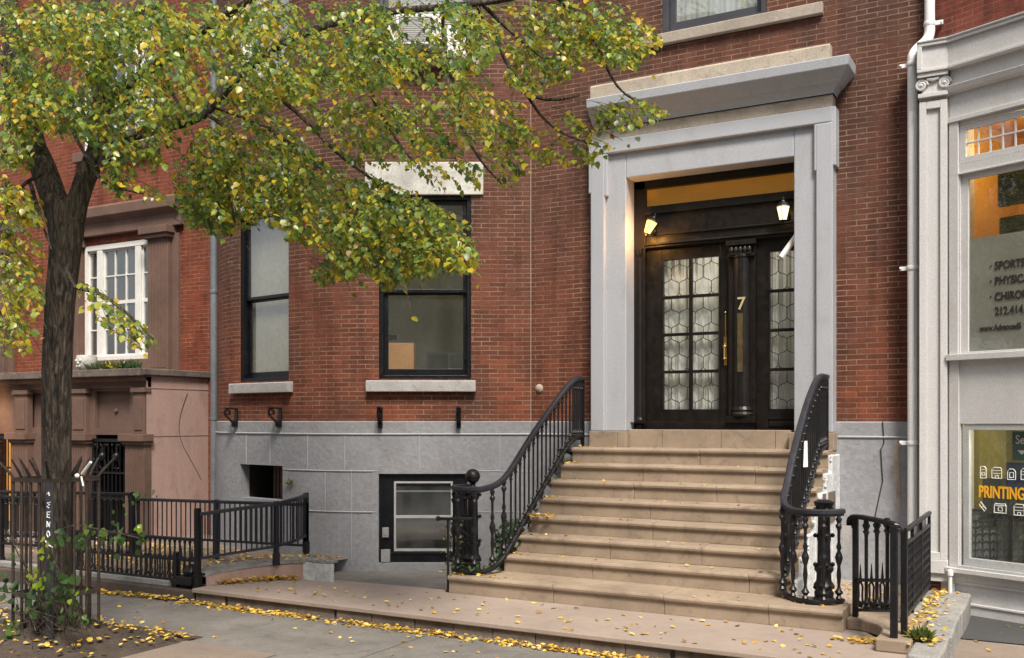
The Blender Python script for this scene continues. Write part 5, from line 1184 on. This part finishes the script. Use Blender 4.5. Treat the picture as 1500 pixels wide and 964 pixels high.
# crown above the frame, so the tree goes on upwards
def inside(poly, u, v):
    c = False; j = len(poly)-1
    for i in range(len(poly)):
        (xi,yi),(xj,yj) = poly[i],poly[j]
        if (yi > v) != (yj > v) and u < (xj-xi)*(v-yi)/(yj-yi)+xi: c = not c
        j = i
    return c
def proj(p):
    d = (p.x, p.y+CAMD); w_ = d[0]*FW[0]+d[1]*FW[1]
    return 750+FPX*(d[0]*RT[0]+d[1]*RT[1])/w_, HZ-FPX*(p.z-CAMZ)/w_
ACGAP = [(566,22),(640,18),(690,55),(690,88),(610,84),(575,70)]; FORK = [(52,205),(150,212),(150,262),(118,330),(72,330),(40,230)]
cr = MB(); tw = MB()
def spray(p, yel, L, nleaf, ok=None):
    d = Vector((rr.uniform(.45,1), rr.uniform(-.45,.35), rr.uniform(-.62,-.05))).normalized()
    if rr.random() < .13: d.x *= -1
    side = d.cross(Vector((0,0,1))).normalized(); pts = []
    q = p.copy(); dd = d.copy()
    last = 0; tone = rr.random(); ty = rr.random() < yel*1.3
    for k in range(nleaf+1):
        pts.append(q.copy()); dd = (dd+Vector((0,0,-.07))+rnd(rr)*.05).normalized(); q = q+dd*(L/nleaf)
    if ok and not ok(pts[len(pts)//2]): return
    n0 = len(cr.v)
    for k, s in enumerate(pts[1:]):
        for sg in ((-1,1) if rr.random() < .55 else (rr.choice((-1,1)),)):
            ld = (dd*.55+side*sg*rr.uniform(.5,1.1)+Vector((0,0,rr.uniform(-.75,-.05)))+rnd(rr)*.22)
            lp = s+side*sg*.02+rnd(rr)*.012
            if ok and not ok(lp): continue
            nr = Vector((0,-.35,1))+rnd(rr)*.45
            f = k/nleaf
            if ty: c = rr.choice(PALY) if rr.random() < .45+.4*f else rr.choice(PALG)
            else: c = rr.choice(PALG[:3] if tone < .5 else PALG) if rr.random() < .90 else rr.choice(PALY[3:])
            if ty and rr.random() < .05: c = rr.choice(PALO)
            S = rr.uniform(.040,.066)*rr.choice((.7,.9,1,1.15))
            leafquad(cr, lp, ld, nr, S, S*.86, vary(rr, c), fold=rr.uniform(.1,.4), curl=rr.uniform(0,.25)); last = k
    if last > 1: tw.tube(pts[:last+1:3]+[pts[last]], .0026, 3, cap=False)
for poly, n_, (ya,yb), yel in REG:
    n_ = int(n_*1.38)
    us = [p[0] for p in poly]; vs = [p[1] for p in poly]; k = 0; g_ = 0
    ok = lambda p: (inside(poly, *proj(p)) or rr.random() < .03) and not (rr.random() < .45 and inside(ACGAP, *proj(p))) and not (rr.random() < .8 and inside(FORK, *proj(p)))
    while k < n_ and g_ < 40000:
        g_ += 1; u, v = rr.uniform(min(us),max(us)), rr.uniform(min(vs),max(vs))
        if not inside(poly,u,v): continue
        spray(at(u-20,v-10,rr.uniform(ya,yb)), yel, rr.uniform(.35,.8), rr.randint(9,15), ok); k += 1
for _ in range(420): # crown above the picture
    an = rr.uniform(0,6.28); ra = 3.2*math.sqrt(rr.random()); spray(Vector((-6.3+ra*1.35*math.cos(an), -5.0+ra*.75*math.sin(an), rr.uniform(7.0,10.5))), .3, .6, 9, None)
obj('crown', cr, M['leaf'], TR, smooth=True); obj('twigs', tw, M['bark'], TR)

# tree guard: rusty bars with tips bent outwards
T = thing('tree_guard', (-8.1,-5.85,-.1), 'rusty iron tree guard with out-bent tips and white scrawl around the trunk', 'tree guard')
gx0, gx1, gy0, gy1 = -8.30, -7.80, -6.08, -5.56; src = None
cx, cy = (gx0+gx1)/2, (gy0+gy1)/2
bars = []
for k in range(5):
    f = k/4; bars += [(gx0+(gx1-gx0)*f, gy0), (gx0+(gx1-gx0)*f, gy1)]
for k in range(1,4):
    f = k/4; bars += [(gx0, gy0+(gy1-gy0)*f), (gx1, gy0+(gy1-gy0)*f)]
for i, (x, y) in enumerate(bars):
    ox, oy = (x-cx)/.25, (y-cy)/.26
    if abs(ox) < .98 and abs(oy) < .98: continue
    ox = ox if abs(ox) > .98 else 0; oy = oy if abs(oy) > .98 else 0
    b = MB(); b.tube([(x,y,-.12),(x,y,1.36),(x+ox*.025,y+oy*.025,1.41),(x+ox*.10,y+oy*.10,1.53)], [.014,.014,.014,.008], 6); obj('bar', b, M['rust'], T)
for z, nm in ((1.34,'top_ring'),(.30,'lower_ring')):
    b = MB(); b.box(gx0,gx1,-gy0-.008,-gy0+.016,z-.02,z+.02); b.box(gx0,gx1,-gy1-.016,-gy1+.008,z-.02,z+.02); b.box(gx0-.016,gx0+.008,-gy1,-gy0,z-.02,z+.02); b.box(gx1-.008,gx1+.016,-gy1,-gy0,z-.02,z+.02); obj(nm, b, M['rust'], T)
xp = at(73,760,gy0-.02).x
b = MB(); b.box(xp-.045,xp+.045,-gy0+.018,-gy0+.03,-.1,1.33); pl = obj('flat_plate', b, M['bluegrey'], T)
b = MB(); yy = gy0-.034
def strokes(lst, cx_, cz, s):
    for l in lst: b.tube([(cx_+x*s, yy, cz+z*s) for x, z in l], .0055, 4)
zt_ = 1.22; s_ = .026
GL = [[[(-.8,.2),(0,1.0),(.6,-.2)]], [[(.8,.9),(-.6,.7),(.6,.1),(-.7,-.6),(.3,-1)]], [[(.8,1),(-.6,.9),(-.7,-.9),(.7,-1)],[(-.6,0),(.5,.05)]], [[(-.8,-.9),(-.7,1),(.6,-.8),(.8,.9)]], [[(-.5,.9),(-.8,-.2),(-.1,-1),(.7,-.4),(.6,.6),(-.1,1.1),(-.5,.9)]], [[(-1.6,1),(-.3,-.2),(2.2,-1.0)],[(-.6,-1.4),(.2,.8)]]]
for k, l in enumerate(GL): strokes(l, xp, zt_-k*.086, s_)
obj('white_scrawl', b, M['paper'], T)
b = MB(); b.tube([at(120,694,gy0-.03),at(133,677,gy0-.05)],.012,6); b.ball(tuple(at(113,697,gy0-.03)),.02,8,6,(1,.5,1)); b.tube([at(119,698,gy0-.03),at(122,712,gy0-.03)],.008,5); obj('white_paint_mark', b, M['paper'], T)

# vine climbing through the guard
T = thing('climbing_vine', (-8.1,-6.4,-.1), 'broad leaved green vine climbing through the tree guard', 'vine')
vb = MB(); st = MB()
rv = random.Random(44)
LV = [(8,868,.13,0),(30,862,.12,0),(48,880,.15,0),(60,892,.10,0),(46,838,.06,1),(52,852,.07,1),(60,848,.06,1),(57,868,.08,1),(70,858,.05,0),(86,838,.13,0),(98,848,.14,0),(92,860,.10,0),(72,876,.08,0),(90,872,.10,0),(104,870,.09,0),(116,870,.07,1),(104,890,.07,2),(108,902,.08,2),(122,904,.06,2),(124,918,.06,0),(95,908,.06,0),(14,930,.09,2),(8,918,.07,0),(22,915,.06,2),(70,805,.08,1),(66,812,.06,1),(84,790,.08,0),(98,786,.09,0),(112,793,.10,0),(126,782,.08,2),(136,778,.08,2),(118,800,.07,0),(150,792,.11,2),(170,782,.07,2),(182,792,.10,0),(204,790,.09,0),(203,775,.07,1),(176,768,.05,0),(193,735,.05,2),(205,728,.05,2),(215,729,.04,2),(20,825,.05,0),(35,900,.05,2),(15,888,.09,0),(3,850,.08,0)]
for u, v, L, kd in LV:
    p = at(u, v-4, rv.uniform(-6.3,-6.1) if u < 130 else -6.05)
    pal = [[(.05,.10,.03),(.06,.12,.035),(.045,.085,.03)],[(.22,.34,.02),(.28,.36,.02)],[(.10,.17,.04),(.12,.20,.05)]][kd]
    for _ in range(4):
        leafquad(vb, p+rnd(rv)*.04, Vector((rv.uniform(-.8,.8),-.15,rv.uniform(-1,-.1))), Vector((0,-1,.6))+rnd(rv)*.35, L*rv.uniform(.45,1.0), L*.8, vary(rv, rv.choice(pal)), rv.uniform(.1,.6), rv.uniform(0,.4))
for path in ([(95,930),(80,890),(62,865),(52,840)],[(80,925),(70,880),(90,850),(75,810),(70,800)],[(95,920),(108,890),(95,850),(70,815)],[(70,800),(85,775),(110,768),(140,776),(170,780),(205,788)],[(40,830),(28,810),(18,790)],[(46,870),(36,840),(28,800),(10,780)],[(60,930),(45,890),(20,870),(0,865)],[(120,900),(128,915),(110,925)],[(200,775),(196,745),(200,730),(214,726)]):
    st.tube(smoothpath([at(u,v,-6.14 if u < 130 else -6.06)+rnd(rv)*.01 for u, v in path]), .005, 4)
for _ in range(26):
    p = at(rv.uniform(40,110), rv.uniform(880,935), rv.uniform(-6.25,-6.1)); st.tube([p, p+rnd(rv)*.1, p+rnd(rv)*.2], .003, 3)
obj('stems', st, M['bark'], T); obj('foliage', vb, M['leaf'], T, smooth=True)
# ivy by the left newel
T = thing('ivy', (-5.72,-2.0,-.3), 'dark green ivy with pale edges growing behind the left newel', 'ivy')
vb = MB(); st = MB(); 
for _ in range(520):
    a = rv.random(); p = Vector((rv.uniform(-5.62,-5.34), rv.uniform(-2.1,-1.55), .1+.62*rv.random()**1.2))
    if p.z > .75-(.5*abs(p.x+5.5)): continue
    leafquad(vb, p, Vector((rv.uniform(-1,1),-.5,rv.uniform(-1,.2))), Vector((.2,-1,.5))+rnd(rv)*.4, rv.uniform(.04,.075), .055, vary(rv, rv.choice([(.035,.07,.03),(.05,.095,.04),(.16,.22,.12),(.03,.06,.025)])))
for _ in range(90):
    p = Vector((rv.uniform(-6.02,-5.86), rv.uniform(-2.5,-2.2), rv.uniform(.25,.75))); leafquad(vb, p, rnd(rv), Vector((0,-1,.3))+rnd(rv)*.5, .04, .03, vary(rv, rv.choice([(.3,.3,.16),(.10,.14,.05),(.42,.38,.2)])))
for _ in range(70):
    p = Vector((-5.68,-2.36,.2))+Vector((rv.uniform(-.22,.2),rv.uniform(-.24,.0),rv.uniform(0,.10))); leafquad(vb, p, rnd(rv), Vector((0,-.3,1))+rnd(rv)*.4, .05, .04, vary(rv, rv.choice([(.05,.10,.03),(.16,.22,.08)])))
for k in range(6): st.tube([(-5.5+.05*k-.15,-1.9,-.5),(-5.45+.05*k-.15,-1.95,.2),(-5.5+.04*k-.1,-2.0,.6)], .006, 4)
for k in range(3): st.tube([(-5.95+.04*k,-2.35,.1),(-5.97+.04*k,-2.36,.4),(-5.93+.03*k,-2.38,.75)], .004, 4)
obj('stems', st, M['bark'], T); obj('foliage', vb, M['leaf'], T, smooth=True)
# small weed at the basement opening
tuftplant((bp[-1][0]+.05,bp[-1][1]-.06,.98),16,.10,.03,35,[(.16,.22,.05),(.22,.28,.06)],'weed','small pale green weed sprouting beside the dark basement opening','weed')

# ================================================================== FALLEN LEAVES
fl = MB(); rf = random.Random(77)
YEL = [(.62,.40,.06),(.70,.47,.07),(.60,.43,.12),(.52,.30,.05),(.72,.55,.18),(.40,.22,.06),(.66,.44,.05),(.30,.17,.06),(.68,.48,.09),(.64,.42,.06),(.72,.50,.12)]
def drop(x, y, z, s=1.0, cols=YEL, heap=.03):
    a = rf.uniform(0,6.28); L = rf.uniform(.034,.07)*s
    leafquad(fl, Vector((x,y,z+.004+rf.random()*heap)), Vector((math.cos(a),math.sin(a),rf.uniform(-.12,.3))), Vector((0,0,1))+rnd(rf)*.28, L, L*.85, vary(rf, rf.choice(cols), .25), rf.uniform(.1,.5), rf.uniform(-.3,.3))
def lum(x): return .5+.5*math.sin(x*5.1)*math.sin(x*1.9+1)
k = 0
while k < 1250:
    x = rf.uniform(-8.55,-1.2)
    if rf.random() > .35+.65*lum(x): continue
    dd = abs(rf.gauss(0,.06)); drop(x, -3.87-dd, zs(x), .85, heap=max(.004,.03-dd*.4)); k += 1
for _ in range(330): x = rf.uniform(-11.0,-8.5); drop(x, -3.83-abs(rf.gauss(0,.05)), zs(x), 1, heap=.04)
for _ in range(130): drop(rf.uniform(-7.9,-1.3), rf.uniform(-3.75,-2.75), 0.0, .9, heap=.004)
for _ in range(170):
    t_ = rf.random(); p = interp(pth, .12+.55*t_); drop(p.x+abs(rf.gauss(.02,.07)), p.y-abs(rf.gauss(.03,.06)), 0, 1, heap=.04)
for k in range(8):
    z = 1.535-RISE*k; y0 = -.50-.285*k if k < 7 else -2.69
    for _ in range(9): drop(rf.uniform(-5.25,-2.4), y0+rf.uniform(.03,.2), z, .75, heap=.004)
    for _ in range(8): drop(-5.36+abs(rf.gauss(0,.12)), y0+rf.uniform(.04,.22), z, .8, heap=.006)
for _ in range(45): drop(-5.22+rf.gauss(0,.10), -1.72+rf.gauss(0,.05), .765, .9, heap=.04)
for _ in range(40): drop(-5.7+rf.gauss(0,.13), -2.55+rf.gauss(0,.05), .188, .9, heap=.02)
for _ in range(40): drop(-1.9+rf.gauss(0,.12), -2.42+rf.gauss(0,.06), .19, .8, heap=.01)
for _ in range(650): drop(rf.uniform(-13,-8.4), rf.uniform(-2.9,-1.35), .01, 1, heap=.02)
for _ in range(200): drop(rf.uniform(-11.5,-8.45), rf.uniform(-3.5,-2.6), .005, 1, heap=.02)
for _ in range(60): q = interp(pth, rf.uniform(.3,1)); drop(q.x-.02, q.y+.15+rf.gauss(0,.06), .25, .8, heap=.005)
for _ in range(230): y = rf.uniform(-2.9,-.45); drop(-1.13+abs(rf.gauss(0,.07)), y, .08, .8, heap=.025)
for _ in range(36): drop(rf.uniform(-1.1,-.82), rf.uniform(-3.3,-.5), .08, .7, heap=.004)
for _ in range(110): drop(rf.uniform(-2.15,-1.25), rf.uniform(-1.6,-.1), .055, .8, heap=.006)
for _ in range(55): drop(-1.45+rf.gauss(0,.08), -2.98+rf.gauss(0,.07), 0, .9, heap=.02)
for _ in range(30): drop(-.95+rf.gauss(0,.06), -3.1+rf.gauss(0,.05), .085, .9, heap=.02)
for _ in range(260):
    x, y = rf.uniform(-10,-7.05), rf.uniform(-6.8,-5.1); d = math.hypot(x+8.06,y+5.85); drop(x, y, zs(x)+.035+.15*math.exp(-(d/.55)**2), 1, heap=.01)
for _ in range(150): x = rf.uniform(-8.6,-7.0); drop(x, -5.15-abs(rf.gauss(0,.15)), zs(x)+.025, 1, heap=.02)
for _ in range(80): x = rf.uniform(-11,-1); drop(x, rf.uniform(-5.2,-3.95), zs(x), .8, heap=.003)
for _ in range(40): drop(rf.uniform(-.75,.6), rf.uniform(-3.3,-.7), -.143, .75, heap=.004)
obj('fallen_leaves', fl, M['dryleaf'], kind='stuff')

# ================================================================== ACROSS THE STREET (seen only in the window panes; height and pale wall shaped for the light)
FH = thing('row_house', (-6,-24,0), 'long pale brick row house across the street, reflected in the window panes', 'house')
FF = Fr(0,-24,180); hs = []
for i in range(-9,10):
    for j in range(5): hs.append((i*2.4+4.0-.55, i*2.4+4.0+.55, 1.2+j*3.3, 3.2+j*3.3))
b = MB(); b.panel(FF,-19,29,-.3,16.5,hs,rev=.2); obj('wall', b, M['brick_far'], FH)
f = MB(); f.box(-19,29,0,.5,16.2,16.9,FF); obj('cornice', f, M['limesill'], FH)
pq = MB()
for a, c_, d, e in hs: pq.quad(FF.w(a,-.15,d),FF.w(c_,-.15,d),FF.w(c_,-.15,e),FF.w(a,-.15,e))
obj('window_panes', pq, M['glass'], FH, kind='stuff')
room(FF,-19,29,-.3,16.5,-.3,-3,M['roomdark'],FH,'rooms')

# ================================================================== LIGHT, SKY, CAMERA
w = bpy.data.worlds.new('World'); sc.world = w; w.use_nodes = True; nt = w.node_tree
sky = nt.nodes.new('ShaderNodeTexSky'); sky.sky_type = 'NISHITA'; sky.sun_disc = False
SV = Vector((.38,-.46,.82)).normalized()
sky.sun_elevation = math.asin(SV.z); sky.sun_rotation = math.atan2(SV.x, SV.y); sky.dust_density = 3.0; sky.air_density = 1.0
hs_ = nt.nodes.new('ShaderNodeHueSaturation'); hs_.inputs['Saturation'].default_value = .22
nt.links.new(sky.outputs[0], hs_.inputs['Color']); nt.links.new(hs_.outputs[0], nt.nodes['Background'].inputs[0]); nt.nodes['Background'].inputs[1].default_value = .105
su = bpy.data.lights.new('sun', 'SUN'); su.energy = 3.0; su.angle = R(15); su.color = (1,.91,.78); so = bpy.data.objects.new('sun', su); COL.objects.link(so)
so.rotation_euler = (-SV).to_track_quat('-Z','Y').to_euler(); so.location = (5,-8,15)
def lamp(name, loc, e, c, r=.05):
    l = bpy.data.lights.new(name, 'POINT'); l.energy = e; l.color = c; l.shadow_soft_size = r; o = bpy.data.objects.new(name, l); COL.objects.link(o); o.location = loc
lamp('shop_ceiling_light', SF.w(.42,-.9,4.85), 17, (1,.72,.36)); lamp('shop_counter_light', SF.w(1.3,-.9,1.8), 34, (1,.88,.6))
lamp('hall_light', (-3.6,.85,4.2), 26, (1,.90,.74), .15)
lamp('door_lantern_light', (-4.56,-.15,4.22), 9, (1,.45,.10), .05)
lamp('entry_lantern_light', (-15.7,-1.72,2.0), 10, (1,.6,.22), .06)
cam = bpy.data.cameras.new('camera'); co = bpy.data.objects.new('camera', cam); COL.objects.link(co); sc.camera = co
co.location = (0,-CAMD,CAMZ); co.rotation_euler = (R(90),0,YAW); cam.sensor_width = 36; cam.sensor_fit = 'HORIZONTAL'; cam.lens = 36*FPX/1500; cam.shift_y = (HZ-482)/1500; cam.clip_end = 1500; cam.clip_start = .05
sc.view_settings.view_transform = 'Standard'; sc.view_settings.look = 'None'; sc.view_settings.gamma = 1; sc.view_settings.use_curve_mapping = False; sc.view_settings.exposure = 0.88
sc.render.engine = 'CYCLES'; sc.cycles.use_denoising = True; sc.cycles.max_bounces = 8; sc.cycles.transparent_max_bounces = 24; sc.cycles.sample_clamp_indirect = 6
